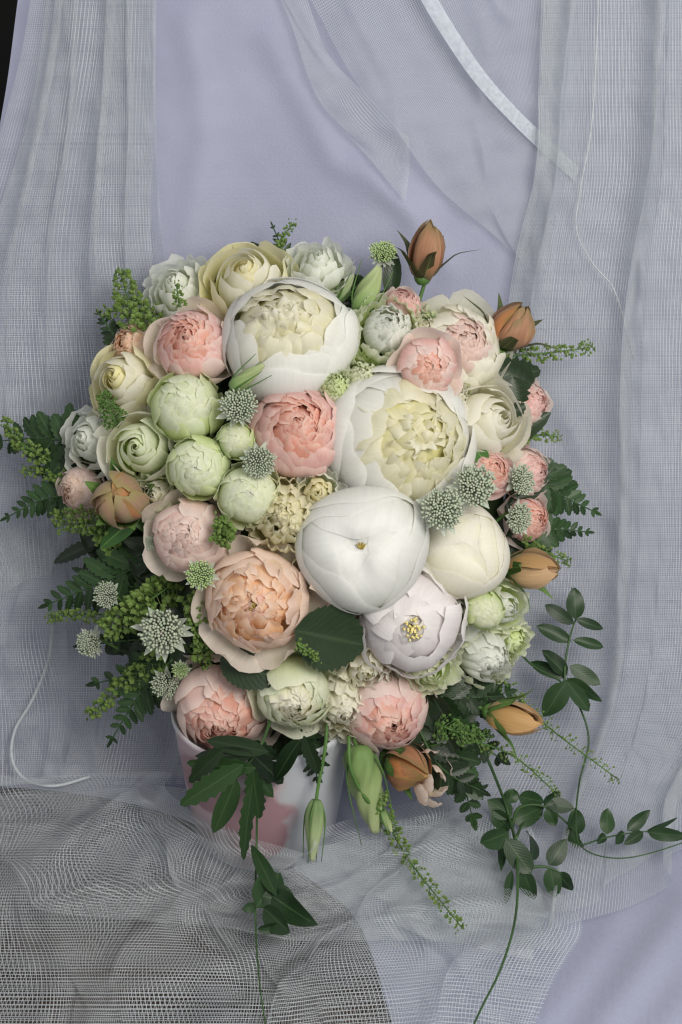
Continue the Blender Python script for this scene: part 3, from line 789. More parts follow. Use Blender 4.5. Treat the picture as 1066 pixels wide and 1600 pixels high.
def frilly(m, inner, rf=.16):
    g = []
    for (R, n, p, W, mm, rr) in [(1.0, 6, 8, .58, m, .8), (.84, 6, 30, .54, m, 1), (.66, 6, 48, .46, inner, 1), (.50, 6, 60, .38, inner, 1), (.34, 5, 72, .30, inner, 1), (.20, 4, 82, .22, inner, 1.1), (.10, 3, 88, .15, inner, 1.2)]:
        g.append(dict(n=n, R=R, H=.80, p0=-60, p1=p, W=W, m=mm, tip=.12, ruf=rf * rr * .75, rf=3.6, bump=.03, curl=.05, jit=12, tilt=6, spiral=.07, nu=21, nv=12))
    return g

# ---- peonies
f = flower('peony', 'large white peony with ruffled cream heart at the top of the bouquet', 'peony', 451, 532, 106, peony_open('white', 'heart', 54, .05), ax=-.02, ay=.40, dz=.014, sy=.9, roll=.1)
f = flower('peony', 'largest white peony with lime yellow heart, right of the pink rose', 'peony', 625, 694, 120, peony_open('white', 'heart', 50, .08, 'lime'), ax=.26, ay=.06, dz=.004, roll=.4)
f = flower('peony', 'closed round white peony at centre with a small slit', 'peony', 567, 856, 98, peony_shut('white', 82), ax=-.04, ay=-.02, dz=.022, roll=.9)
mb = MB()
rad = f['_rad']
for k in range(4):
    a = k * .45
    V, F = tube([(0, 0, rad * .60), (.002 * math.cos(a), .002 * math.sin(a), rad * .71), (.006 * math.cos(a), .006 * math.sin(a), rad * .735)], .0012, .0006, 5, 3)
    mb.add(V, F)
mb.build('stamens', MT['olive'], f)
f = flower('peony', 'closed ivory white peony tucked under the grey pincushion blooms', 'peony', 722, 862, 72, peony_shut('ivory', 84, 2.1, .11), ax=.10, ay=.12, dz=.012, roll=.3)
f = flower('peony', 'opened blush white peony showing yellow stamens', 'peony', 640, 970, 84,
           [dict(n=5, R=1.0, H=.75, p0=-80, p1=26, W=.80, m='blushw', tip=.16, bump=.03, ruf=.02, spiral=.06),
            dict(n=5, R=.86, H=.80, p0=-50, p1=54, W=.70, m='blushw', tip=.14, bump=.03, ruf=.03, spiral=.07),
            dict(n=5, R=.72, H=.80, p0=-20, p1=74, W=.56, m='blushw', tip=.14, bump=.03, ruf=.03, spiral=.08),
            dict(n=5, R=.5, H=.74, p0=0, p1=84, W=.42, m='blushw', tip=.14, bump=.02, ruf=.02, spiral=.06)], ax=.02, ay=-.10, dz=.016, roll=.2)
rad = f['_rad']; mb = MB(); rnd = random.Random(5)
for k in range(42):
    a, q = rnd.uniform(0, 6.28), rnd.uniform(0, .17) * rad
    b = Vector((q * math.cos(a), q * math.sin(a), rad * .35)); t = Vector((q * 1.25 * math.cos(a), q * 1.25 * math.sin(a), rad * rnd.uniform(.76, .84)))
    V, F = tube([b, t], .0006, .0006, 4, 1); mb.add(V, F)
    V, F = tube([t, t + Vector((rnd.uniform(-.001, .001), rnd.uniform(-.001, .001), .0024))], .0013, .0008, 5, 1); mb.add(V, F)
o = mb.build('stamens', MT['stam'], f); o['kind'] = 'stuff'

# ---- garden roses
flower('rose', 'pink rose with coral heart left of the top white peony', 'rose', 302, 540, 64, garden('pale', 'blush', 'coral', 46, cup2='pink'), ax=-.12, ay=.30, dz=.012)
flower('rose', 'small peach rose half hidden behind the upper left yellow rose', 'rose', 212, 542, 42, garden('peachp', 'peachp', 'peach', 40), dz=.0)
flower('rose', 'large deep pink rose with orange coral heart at the bouquet centre', 'rose', 466, 674, 80, garden('pale', 'pink', 'coral', 44, cup2='pink', point=.05), ax=.10, ay=.16, dz=.004)
f = flower('rose', 'large peach orange rose opened flat with pale pointed outer petals', 'rose', 402, 940, 79,
       open_garden(), ax=-.05, ay=-.06, dz=.022)
rad = f['_rad']; mb = MB(); rnd = random.Random(9)
for k in range(30):
    a, q = rnd.uniform(0, 6.28), rnd.uniform(0, .10) * rad
    b = Vector((q * math.cos(a), q * math.sin(a), rad * .3)); t = Vector((q * 1.8 * math.cos(a), q * 1.8 * math.sin(a), rad * rnd.uniform(.58, .68)))
    V, F = tube([b, t], .0006, .0008, 4, 1); mb.add(V, F)
o = mb.build('stamens', MT['olive'], f); o['kind'] = 'stuff'
flower('rose', 'soft blush rose with loose pale outer petals left of the green buttercup blooms', 'rose', 297, 838, 62, garden('pale', 'blush', 'blush', 52, point=.2), ax=-.06, ay=.0, dz=.006)
flower('rose', 'blush rose with coral heart at the bottom left, above the pot', 'rose', 348, 1106, 76, garden('pale', 'blush', 'coral', 46, point=.08), ax=-.08, ay=-.42, dz=.008)
flower('rose', 'pink rose with small coral heart at the bottom, above the green twisted bud', 'rose', 603, 1108, 70, garden('blush', 'blush', 'coral', 54, point=.1, cup2='pink'), ax=.12, ay=-.42, dz=.008)
flower('rose', 'cupped salmon pink rose leaning on the upper right cream rose', 'rose', 668, 572, 48, garden('blush', 'pink', 'coral', 56, point=.04, cup2='blush'), ax=.10, ay=-.10, dz=.026)
flower('rose', 'cream rose with a blush pink heart at the upper right', 'rose', 716, 545, 72, garden('cream', 'cream', 'blush', 50, point=.05, cup2='ivory'), ax=.20, ay=.16, dz=.002)
flower('rose', 'smooth ivory rose right of the lime hearted peony', 'rose', 758, 660, 66, classic('cream', 'ivory', 'ivory'), ax=.45, ay=.12, dz=.006)
flower('rose', 'small pale pink rose at the far right beneath the dark leaves', 'rose', 824, 632, 38, garden('blush', 'blush', 'pink', 48), ax=.6, ay=.1, h=.012)
flower('rose', 'coral pink rose peeping out above the grey pincushion blooms', 'rose', 766, 738, 34, garden('pink', 'pink', 'coral', 44), ax=.3, ay=.1, dz=.004)
flower('rose', 'pink rose at the right edge beside the upper fern', 'rose', 824, 738, 38, garden('pink', 'blush', 'pink', 44), ax=.6, ay=.05, h=.016)
flower('rose', 'coral pink rose at the right edge above the apricot bud', 'rose', 824, 812, 38, garden('blush', 'pink', 'coral', 44), ax=.55, ay=-.05, h=.016)
flower('rose', 'little pink rose behind the green white bloom at the top', 'rose', 630, 478, 30, garden('blush', 'pink', 'pink', 44), dz=-.004)
flower('rose', 'blush pink half opened rose at the left edge beside the round orange bud', 'rose', 127, 765, 38, garden('peachp', 'blush', 'peachp', 48), ax=-.5, ay=.0, h=.012)
flower('rose', 'pink rose squeezed between the peach rose and the closed peony', 'rose', 508, 932, 38, garden('pink', 'pink', 'coral', 44), dz=-.022)
# ---- cream and yellow roses
flower('rose', 'pale yellow rose at the top of the bouquet behind the white peony', 'rose', 388, 446, 66, classic('yellow', 'cream', 'creamy'), ax=-.05, ay=.42, dz=.004)
flower('rose', 'pale yellow rose at the upper left edge', 'rose', 202, 598, 60, classic('yellow', 'cream', 'yellow'), ax=-.42, ay=.16, dz=.004)
# ---- white lisianthus
flower('lisianthus', 'white ruffled lisianthus at the upper left behind the pink rose', 'lisianthus', 284, 458, 56, ruffled('lisw', 'lisw', .06), ax=-.3, ay=.4, dz=.0)
flower('lisianthus', 'white lisianthus at the very top beside the needle thin green calyx', 'lisianthus', 497, 420, 46, ruffled('lisw', 'lisw', .06), ax=.0, ay=.5, dz=.0)
flower('lisianthus', 'loose white lisianthus petals at the left edge', 'lisianthus', 152, 688, 54, ruffled('lisw', 'lisw', .04), ax=-.5, ay=.1, h=.016)
flower('lisianthus', 'fluted white and lime lisianthus right of the top peony', 'lisianthus', 604, 518, 54, frilly('greenw', 'lisw', .07), ax=.12, ay=.25, dz=.004)
flower('lisianthus', 'lime green ruffled lisianthus between the two large peonies', 'lisianthus', 562, 596, 44, frilly('green', 'greenw', .12), dz=-.012)
flower('lisianthus', 'small cream lisianthus between the salmon rose and the ivory rose', 'lisianthus', 706, 620, 34, frilly('greenw', 'cream', .10), dz=-.004)
flower('carnation', 'frilly cream yellow carnation above the peach rose', 'carnation', 445, 805, 66, frilly('creamy', 'creamy', .12), ax=0, ay=0, dz=.004, seed=77)
flower('rose', 'green cream rose with a folded top petal at the bottom', 'rose', 460, 1084, 60, garden('greenw', 'greenw', 'cream', 46, point=.02, cup2='greenin') + [dict(n=1, R=1.0, H=.9, p0=-60, p1=52, W=.78, m='greenw', tip=.2, bump=.01, a0=92, jit=0, tilt=0, spiral=.02, nu=17, nv=15)], ax=.0, ay=-.35, dz=.014, roll=0.0)
flower('carnation', 'frilly cream carnation at the bottom centre beside the pink rose', 'carnation', 535, 1096, 58, frilly('cream', 'cream', .10), ax=.05, ay=-.3, dz=-.002)
flower('lisianthus', 'large ruffled green white lisianthus at the lower right', 'lisianthus', 755, 1020, 56, frilly('greenw', 'lisw', .07), ax=.4, ay=-.3, dz=.012)
flower('lisianthus', 'green white lisianthus under the opened blush peony', 'lisianthus', 668, 1042, 42, ruffled('greenw', 'greenw', .06), ax=.1, ay=-.45, dz=.008)
flower('lisianthus', 'half open green white lisianthus below the ivory peony', 'lisianthus', 785, 948, 38, ruffled('greenw', 'lisw', .06), ax=.45, ay=-.1, dz=.012)
flower('lisianthus', 'thin white petalled lisianthus wedged beside the blush peony', 'lisianthus', 706, 968, 38, ruffled('lisw', 'lisw', .05), ax=.2, ay=-.1, dz=.004)
flower('lisianthus', 'pale cream petals squeezed right of the cream yellow carnation', 'lisianthus', 498, 770, 36, ruffled('lisw', 'creamy', .09), dz=-.006)
flower('lisianthus', 'small lime ruffled bloom above the deep pink rose', 'lisianthus', 522, 604, 28, frilly('greenw', 'green', .12), dz=-.004)
flower('carnation', 'loose cream carnation between the broad rose leaf and the blush peony', 'carnation', 574, 1042, 44, ruffled('cream', 'cream', .12), ax=.0, ay=-.3, dz=-.004)
flower('lisianthus', 'small pale green bloom at the far lower right of the bouquet', 'lisianthus', 800, 1000, 30, ruffled('greenw', 'green', .08), ax=.5, ay=-.3, h=.026)
flower('lisianthus', 'ruffled cream bloom in the gap under the left yellow rose', 'lisianthus', 178, 660, 38, ruffled('cream', 'lisw', .10), ax=-.35, ay=.1, dz=-.006)
flower('lisianthus', 'pale green ruffled bloom in the gap beside the blush left rose', 'lisianthus', 246, 772, 34, ruffled('greenw', 'cream', .10), ax=-.2, ay=0, dz=-.010)
flower('lisianthus', 'cream green ruffled bloom behind the salmon pink rose', 'lisianthus', 660, 516, 34, ruffled('greenw', 'cream', .09), ax=.2, ay=.3, dz=-.006)
# ---- green buttercups
flower('ranunculus', 'topmost round green white buttercup bloom', 'ranunculus', 292, 636, 53, swirl('green', 'greenin', -3, 1, -20), ax=.05, ay=.18, dz=.012, roll=0.0)
flower('ranunculus', 'middle round green buttercup bloom, left of the small green one', 'ranunculus', 312, 730, 48, swirl('green', 'greenin', -8, 1, 70), ax=-.08, ay=-.04, dz=.012, roll=0.0, sy=.95)
flower('ranunculus', 'lowest round green white buttercup bloom, beside the cream carnation', 'ranunculus', 388, 773, 46, swirl('greenw', 'greenin', -9), ax=.06, ay=.02, dz=.010)
flower('ranunculus', 'smallest green buttercup bud between the pincushion blooms', 'ranunculus', 369, 689, 28, swirl('green', 'greenw'), ax=.05, ay=.05, dz=.008)
flower('rose', 'cream green half opened rose left of the green buttercups', 'rose', 222, 700, 58, classic('cream', 'greenw', 'greenin'), ax=-.1, ay=.05, dz=.006)
flower('ranunculus', 'small round green bud at the lower right under the ivory peony', 'ranunculus', 757, 954, 30, swirl('green', 'greenw'), ax=.1, ay=-.1, dz=.022)

# ------------------------------------------------------------------ leaves
def leaf_arrays(L, W, serr=0, depth=.12, fold=.25, curl=.1, twist=0.0, nv=None, shape=1.0, wave=0.0):
    """leaf along +Y from the origin, normal +Z"""
    nv = nv or (9 if serr == 0 else 2 * serr + 3)
    nu = 5
    V, UV = [], []
    for j in range(nv):
        v = j / (nv - 1)
        w = W * .5 * (max(.03, (v ** .62) * ((1 - v) ** (.95 * shape)) / (.42 ** .62 * .58 ** (.95 * shape))) if 0 < v < 1 else 0.02)
        if serr and 0 < v < 1: w *= 1 + depth * (1 if j % 2 else -1)
        for i in range(nu):
            u = -1 + 2 * i / (nu - 1)
            x = u * w
            z = fold * abs(u) * w - curl * L * v * v + wave * W * math.sin(v * 7) * u
            V.append((x, v * L - (depth * W * .3 * abs(u) if serr and j % 2 == 0 else 0), z + twist * x * v))
            UV.append(((u + 1) / 2, v))
    return V, gridfaces(nu, nv), UV

_leafcache = {}
def leaf_between(p, q, width, mat, parent=None, roll=0.0, serr=0, name='leaf', fold=.25, curl=.08, twist=0.0, shape=.8, depth=.14, wave=0.0):
    """a leaf object from world point p to q"""
    L = (q - p).length
    key = (round(width / L, 1), serr, fold, curl, twist, shape, depth, mat.name, wave)
    if key not in _leafcache:
        V, F, UV = leaf_arrays(1.0, round(width / L, 1) or .1, serr, depth, fold, curl, twist, None, shape, wave)
        me = mesh(name, V, F, UV); me.materials.append(mat)
        _leafcache[key] = me
    y = (q - p).normalized()
    z = (NM - y * NM.dot(y)).normalized()
    x = y.cross(z)
    M = Matrix((x, y, z)).transposed().to_4x4() @ Matrix.Rotation(roll, 4, 'Y')
    o = obj(name, _leafcache[key], None, parent)
    wr = (round(width / L, 1) or .1)
    M = Matrix.Translation(p) @ M @ Matrix.Diagonal((L * (width / L) / wr, L, L, 1))
    o.matrix_basis = (parent.matrix_basis.inverted() @ M) if parent else M
    return o

def thing(name, label, cat, px, py, h, group=None):
    M = Matrix.Translation(at(px, py, h))
    o = empty(name, M)
    return tag(o, label, cat, group)

def stem_part(root, pts, r0, r1, mat, name='stem', sub=5):
    inv = root.matrix_basis.inverted()
    V, F = tube([inv @ p for p in pts], r0, r1, 6, sub)
    return obj(name, mesh(name, V, F), mat, root)


def frond(label, path, n, L0, L1, W, mat, serr=5, name='fern_frond', cat='fern', ang=55, seed=0, group='fern fronds'):
    """path: (px,py,h) points base->tip; n leaflet pairs, lengths in px from base to tip"""
    rnd = random.Random(seed + int(path[0][0]))
    pts = [at(*p) for p in path]
    root = thing(name, label, cat, *path[0], group)
    stem_part(root, pts, .0014, .0005, MT['stemd'])
    P = catmull(pts, 12)
    m = len(P)
    for i in range(n):
        t = .12 + .80 * i / max(1, n - 1)
        k = min(m - 2, int(t * (m - 1)))
        c = P[k]; d = (P[k + 1] - P[k]).normalized()
        side = d.cross(NM).normalized()
        L = (L0 + (L1 - L0) * (i / max(1, n - 1))) * S * (1 if i else .8)
        for s in (-1, 1):
            a = R_(ang - 12 * t + rnd.uniform(-7, 7))
            q = c + (d * math.cos(a) + side * (s * math.sin(a))) * L * rnd.uniform(.88, 1.1) + NM * rnd.uniform(-.006, .004)
            leaf_between(c, q, L * W, mat, root, rnd.uniform(-.45, .45), serr, 'leaflet', fold=.2, curl=rnd.choice((.02, .08, .14)))
    leaf_between(P[int(m * .9)], P[-1] + (P[-1] - P[-2]).normalized() * L1 * S * .6, L1 * S * W, mat, root, 0, serr, 'leaflet')
    return root

def pod(c, r, ax):
    """small flattened seed pod (octahedral)"""
    a = ax.normalized()
    b = a.cross(NM); b = b.normalized() if b.length > 1e-4 else RT.copy()
    n = a.cross(b)
    V = [c - a * r, c + a * r, c + b * r * .85, c - b * r * .85, c + n * r * .6, c - n * r * .6]
    F = [(0, 2, 4), (2, 1, 4), (1, 3, 4), (3, 0, 4), (2, 0, 5), (1, 2, 5), (3, 1, 5), (0, 3, 5)]
    return V, F

def sprig(label, path, n, spread, pr, mat=None, taper=.4, fuzz=1.0, group='seed pod sprigs', seed=0):
    """stem with small seed pods; spread and pod radius in px"""
    rnd = random.Random(seed + int(path[0][0] * 3 + path[0][1]))
    pts = [at(*p) for p in path]
    root = thing('seed_sprig', label, 'sprig', *path[0], group)
    inv = root.matrix_basis.inverted()
    stem_part(root, pts, .0010, .0005, MT['stem'])
    P = catmull(pts, 14)
    m = len(P)
    mb = MB()
    for i in range(n):
        t = (i + rnd.random()) / n
        k = min(m - 2, int(t * (m - 1)))
        c = P[k]; d = (P[k + 1] - P[k]).normalized()
        x = d.cross(NM).normalized(); y = x.cross(d)
        a = rnd.uniform(0, 6.28)
        o_ = x * math.cos(a) + y * (math.sin(a) * .8)
        ln = spread * S * (1 - (1 - taper) * t) * rnd.uniform(.55, 1.05) * fuzz
        e = c + o_ * ln + d * ln * rnd.uniform(.2, .7)
        V, F = tube([inv @ c, inv @ e], .00028, .00022, 3, 1); mb.add(V, F)
        V, F = pod(inv @ e, pr * S * rnd.uniform(.75, 1.2) * (1 - .35 * t), (e - c)); mb.add(V, F)
    tip = P[-1]
    for i in range(14):
        e = tip + Vector((rnd.gauss(0, 1), rnd.gauss(0, 1), rnd.gauss(0, 1))) * pr * S * 1.0
        V, F = pod(inv @ e, pr * S * .6, NM + RT * rnd.uniform(-1, 1)); mb.add(V, F)
    o = mb.build('seed_pods', mat or MT['pod'], root)
    o.data.polygons.foreach_set('use_smooth', [False] * len(o.data.polygons))
    o['kind'] = 'stuff'
    return root

_bract = {}
def astrantia(label, px, py, r, dz=.0, ax=None, ay=None, nb=17, mat='flo', eye=True, blen=.92, h=None, domez=.55, seed=0):
    """pincushion bloom: ring of papery bracts round a dome of stalked florets"""
    rnd = random.Random(seed + px * 3 + py)
    hh = dome(px, py) + dz if h is None else h
    rad = r * S * (1 - hh / D)
    if ax is None: ax = (px - CX) / RX * .6
    if ay is None: ay = -(py - CY) / RY * .6
    axis = RT * ax + UP * ay + NM * math.sqrt(max(.05, 1 - ax * ax - ay * ay))
    M = frame(at(px, py, hh), axis, rnd.uniform(0, 6))
    root = empty('astrantia', M)
    tag(root, label, 'astrantia', 'grey green pincushion blooms')
    domez *= rnd.uniform(.75, 1.15); wob = rnd.uniform(.05, .16)
    V, F, UV = leaf_arrays(rad * blen, rad * .30, 0, .1, .35, -.10, 0, 7, .9)
    me = mesh('bract', V, F, UV); me.materials.append(MT['bract'])
    for i in range(nb):
        b = obj('bract', me, None, root)
        b.rotation_euler = (R_(rnd.uniform(-4, 30)), R_(rnd.uniform(-14, 14)), 2 * math.pi * i / nb + rnd.uniform(-.08, .08))
        s = rnd.uniform(.72, 1.1); b.scale = (s, s, s)
    mb = MB()
    nf = int(55 + r * 2.4)
    for i in range(nf):
        q = math.sqrt((i + .5) / nf) * .68
        a = i * 2.399963 + rnd.uniform(-.1, .1)
        zt = rad * domez * math.sqrt(max(0, 1 - (q * .95) ** 2)) + rad * .08
        b = Vector((q * .35 * rad * math.cos(a), q * .35 * rad * math.sin(a), 0))
        e = Vector((q * rad * math.cos(a), q * rad * math.sin(a), zt)) * rnd.uniform(1 - wob, 1.05)
        V, F = tube([b, e], rad * .010, rad * .012, 3, 1); mb.add(V, F)
        d = (e - b).normalized()
        V, F = tube([e, e + d * rad * .07, e + d * rad * .11], rad * rnd.uniform(.042, .066), rad * .035, 5, 1); mb.add(V, F)
    o = mb.build('florets', MT[mat], root); o['kind'] = 'stuff'
    if eye:
        mb = MB()
        for i in range(16):
            a, q = rnd.uniform(0, 6.28), rnd.uniform(.0, .2) * rad
            V, F = tube([(q * .3 * math.cos(a), q * .3 * math.sin(a), 0), (q * math.cos(a), q * math.sin(a), rad * (domez + .12))], rad * .02, rad * .015, 4, 1); mb.add(V, F)
        o = mb.build('styles', MT['eye'], root); o['kind'] = 'stuff'
    inv = M.inverted()
    b = inv @ (at(px, py, hh).lerp(BIND, .6))
    V, F = tube([(0, 0, 0), (0, 0, -.012), b * .5 + Vector((0, 0, -.012)), b], .0013, .0012, 5, 3)
    obj('stem', mesh('stem', V, F), MT['stem'], root)
    return root

astrantia('grey green pincushion bloom right of the topmost green buttercup', 374, 640, 40, .010, .05, .25, eye=False)
astrantia('grey green pincushion bloom just below the smallest green bud', 402, 718, 36, .012, .2, -.25, eye=False)
astrantia('largest silvery pincushion bloom with spread bracts at the lower left', 258, 982, 50, .012, -.08, -.12, nb=18, blen=1.05)
astrantia('round pincushion bloom at the left above the row of green pods', 172, 930, 29, .008, -.3, .1, eye=False)
astrantia('round pincushion bloom at the far lower left', 147, 1003, 30, h=.020, ax=-.4, ay=-.1, eye=False)
astrantia('pincushion bloom at the lower left above the blush rose', 262, 1064, 32, h=.028, ax=-.1, ay=-.35, eye=False)
astrantia('green pincushion bloom pressed against the peach rose', 316, 898, 32, .012, -.1, 0, eye=False, mat='flog')
astrantia('small lime pincushion bloom overlapping the lower left one', 283, 1044, 19, h=.048, ax=0, ay=-.2, eye=False, mat='flog')
astrantia('open starry pincushion bloom lying on the ivory peony', 690, 796, 46, .028, .0, .05, nb=18, eye=False)
astrantia('starry pincushion bloom with a maroon eye right of the lime hearted peony', 737, 762, 46, .030, .15, .12, nb=16)
astrantia('pincushion bloom seen side on beside the coral rose', 806, 752, 34, h=.056, ax=.62, ay=.1, eye=False)
astrantia('pincushion bloom seen side on above the apricot bud', 803, 808, 34, h=.052, ax=.6, ay=-.15, eye=False)
astrantia('green pincushion bloom at the top beside the orange bud', 598, 402, 30, h=.020, ax=.05, ay=.5, eye=False, mat='flog')
astrantia('tiny pincushion bloom deep in the shade left of the blush rose', 238, 848, 15, .0, -.2, 0, nb=9, eye=False)

# ------------------------------------------------------------------ orange buds with sepals
def rosebud(label, px, py, h, w, ln, dx, dy, dzz, mats=('orange', 'orange'), sep='sepal', seplen=1.25, flare=.5, nsep=5, seed=0, shut=78, hip=True, peak=.25):
    """bud of half width w, length ln (px) pointing along (dx,dy) in the picture and dzz to the viewer"""
    rnd = random.Random(seed + px)
    axis = RT * dx + UP * dy + NM * dzz
    M = frame(at(px, py, h), axis, rnd.uniform(0, 6), NM)
    root = empty('rosebud', M)
    tag(root, label, 'rosebud', 'orange rosebuds')
    R = w * S; H = ln * S * .5
    for (n, rr, p1, W, mm, pt, cu) in [(4, 1.0, shut - 14, .85, mats[0], .10, .10), (3, .9, shut - 4, .8, mats[1], .08, .04), (3, .72, shut + 2, .7, mats[1], .05, 0.0)]:
        for i in range(n):
            me = petal_mesh(rnd, R * rr, H, -85, p1, W * R, tip=.3, point=pt, spiral=.17, curl=cu + .03, bump=.035, cmin=.6, peak=peak)
            me.materials.append(PM[mm])
            p = obj('petal', me, None, root); p.rotation_euler = (0, 0, 2 * math.pi * i / n + rnd.uniform(-.2, .2) + rr * 3)
    for i in range(nsep):
        a = 2 * math.pi * i / nsep
        L = seplen * ln * S * rnd.uniform(.85, 1.15)
        nv, nu = 12, 5
        V, UV = [], []
        fl = flare * rnd.uniform(.6, 1.15)
        for j in range(nv):
            v = j / (nv - 1)
            wd = R * .6 * (1 - v) ** .8 * min(1, .6 + v * 2)
            phi = R_(-80 + 95 * min(1, v * 1.5))
            rr = R * 1.06 * math.cos(phi) + R * 1.4 * fl * max(0, v - .35) ** 1.5 * 2.2
            z = H * math.sin(phi) if v < .66 else H * math.sin(R_(15)) + (v - .66) * L * (1.0 - .35 * fl)
            for q in range(nu):
                u = -1 + 2 * q / (nu - 1)
                V.append((rr - abs(u) ** 2 * wd * .3, u * wd, z))
                UV.append(((u + 1) / 2, v))
        s_ = obj('sepal', mesh('sepal', V, gridfaces(nu, nv), UV), LM[sep], root)
        s_.rotation_euler = (0, 0, a + rnd.uniform(-.2, .2))
    if hip:
        V, F = [], []
        pr = [(.25, -1.55), (.42, -1.4), (.52, -1.2), (.46, -1.02), (.3, -.92)]
        for (r_, z_) in pr:
            for k in range(10):
                a = 2 * math.pi * k / 10
                V.append((r_ * R * math.cos(a), r_ * R * math.sin(a), z_ * H * (.8 if H > R * 1.3 else 1)))
        for j in range(4):
            for k in range(10):
                F.append((j * 10 + k, j * 10 + (k + 1) % 10, (j + 1) * 10 + (k + 1) % 10, (j + 1) * 10 + k))
        obj('hip', mesh('hip', V, F), MT['stem'], root)
    b = M.inverted() @ (at(px, py, h).lerp(BIND, .6))
    V, F = tube([(0, 0, -H * 1.1), (0, 0, -H * 1.9), b * .55 + Vector((0, 0, -H)), b], .0016, .0016, 6, 4)
    obj('stem', mesh('stem', V, F), MT['stem'], root)
    return root
rosebud('pointed orange rosebud standing highest above the bouquet', 665, 400, .035, 26, 72, .12, .95, .3, flare=1.3, seplen=1.0, sep='sepalr')
rosebud('orange rosebud with dark curled sepals at the upper right', 797, 516, .030, 30, 62, .45, .75, .45, flare=1.2, seplen=1.0, sep='sepalr')
rosebud('round closed orange bud at the left edge with green sepals', 190, 782, .062, 38, 80, -.15, .25, .9, mats=('budgreen', 'orange'), flare=.35, seplen=.6, shut=84, hip=False, peak=0)
rosebud('apricot rosebud pointing right under the side on pincushion bloom', 824, 890, .040, 26, 72, .85, -.02, .45, mats=('apricot', 'orange'), flare=1.3, seplen=1.0)
rosebud('apricot rosebud pointing right above the dark vine', 796, 1120, .040, 26, 70, .85, -.18, .4, mats=('apricot', 'apricot'), flare=.9, seplen=1.0)
rosebud('small orange rosebud at the bottom behind the pale pink bloom', 634, 1196, .030, 32, 66, .55, -.2, .6, mats=('orange', 'orange'), flare=.4, seplen=.9)
flower('carnation', 'pale pink loose bloom hanging under the small orange bud', 'carnation', 676, 1222, 46,
       [dict(n=2, R=1.0, H=.7, p0=-60, p1=20, W=.5, m='peachp', tip=.2, ruf=.05, rf=2, a0=40, arc=110), dict(n=2, R=.8, H=.8, p0=-60, p1=40, W=.46, m='peachp', tip=.2, ruf=.06, rf=2, a0=215, arc=80),
        dict(n=3, R=.5, H=.8, p0=-40, p1=55, W=.40, m='peachp', tip=.2, ruf=.06, rf=2, spiral=.15)], h=.036, ax=.3, ay=.1, roll=0.0, sx=.75)

# ------------------------------------------------------------------ green lisianthus buds
def greenbud(label, base, tip, w, mat='calyx', spread=.3, needles=4, seed=0, stemto=None, twist=.8):
    rnd = random.Random(seed + int(base[0]))
    p, q = at(*base), at(*tip)
    ax = (q - p)
    L = ax.length
    M = frame(p, ax, 0, NM)
    root = empty('lisianthus_bud', M)
    tag(root, label, 'flower bud')
    n, m = 20, 22
    V, F, UV = [], [], []
    for j in range(m):
        v = j / (m - 1)
        r = w * S * (math.sin(math.pi * (.10 + .82 * v ** .8)) ** .7) * (1 - .45 * v)
        for k in range(n):
            a = 2 * math.pi * k / n + twist * v
            rr = r * (1 + .16 * math.sin(5 * (a - twist * v * 2.2)))
            V.append((rr * math.cos(a), rr * math.sin(a), v * L)); UV.append((k / n, v))
    for j in range(m - 1):
        for k in range(n):
            F.append((j * n + k, j * n + (k + 1) % n, (j + 1) * n + (k + 1) % n, (j + 1) * n + k))
    F.append(tuple((m - 1) * n + k for k in range(n)))
    F.append(tuple(range(n - 1, -1, -1)))
    obj('bud', mesh('bud', V, F, UV), PM[mat], root)
    for i in range(needles):
        a = 2 * math.pi * i / needles + .4
        r = w * S
        V, F = tube([(r * .3 * math.cos(a), r * .3 * math.sin(a), 0), (r * 1.05 * math.cos(a), r * 1.05 * math.sin(a), L * .3), (r * (1.05 + spread) * math.cos(a), r * (1.05 + spread) * math.sin(a), L * rnd.uniform(.8, 1.1))], .0012, .0003, 5, 5)
        obj('sepal', mesh('sepal', V, F), MT['stem'], root)
    if stemto:
        inv = M.inverted()
        V, F = tube([inv @ at(*s) for s in stemto] + [Vector((0, 0, L * .04))], .0018, .0016, 6, 5)
        obj('stem', mesh('stem', V, F), MT['stem'], root)
    return root
greenbud('smooth pale green bud leaning right of the top white peony', (562, 492, .045), (592, 416, .050), 22, stemto=[(540, 560, .02)], needles=3)
greenbud('slim green bud with needle sepals behind the top peony', (528, 470, .035), (552, 428, .038), 11, spread=1.0, needles=6, stemto=[(520, 540, .01)])
greenbud('dark green bud with thin forked sepals lying on the top peony', (362, 607, .112), (412, 570, .122), 13, mat='calyx', spread=.5, needles=4, stemto=[(330, 650, .05)])
greenbud('large pale green twisted bud hanging at the bottom', (558, 1165, .040), (588, 1300, .022), 31, stemto=[(545, 1120, .04), (550, 1145, .042)], needles=3, spread=.0, twist=1.6)
greenbud('long closed green bud hanging on a bare stem in front of the pot', (494, 1250, .055), (488, 1345, .050), 16, stemto=[(512, 1120, .055), (508, 1170, .058), (498, 1225, .056)], needles=4, spread=-.1, twist=.2)
greenbud('slim green bud with drooping stem at the bottom', (596, 1268, .030), (612, 1300, .030), 9, stemto=[(545, 1150, .05), (548, 1200, .052), (570, 1245, .042)], needles=4, spread=.3)
greenbud('small green spiky bud behind the fluted white bloom', (650, 502, .045), (678, 488, .046), 9, spread=.8, needles=4, stemto=[(630, 540, .02)])

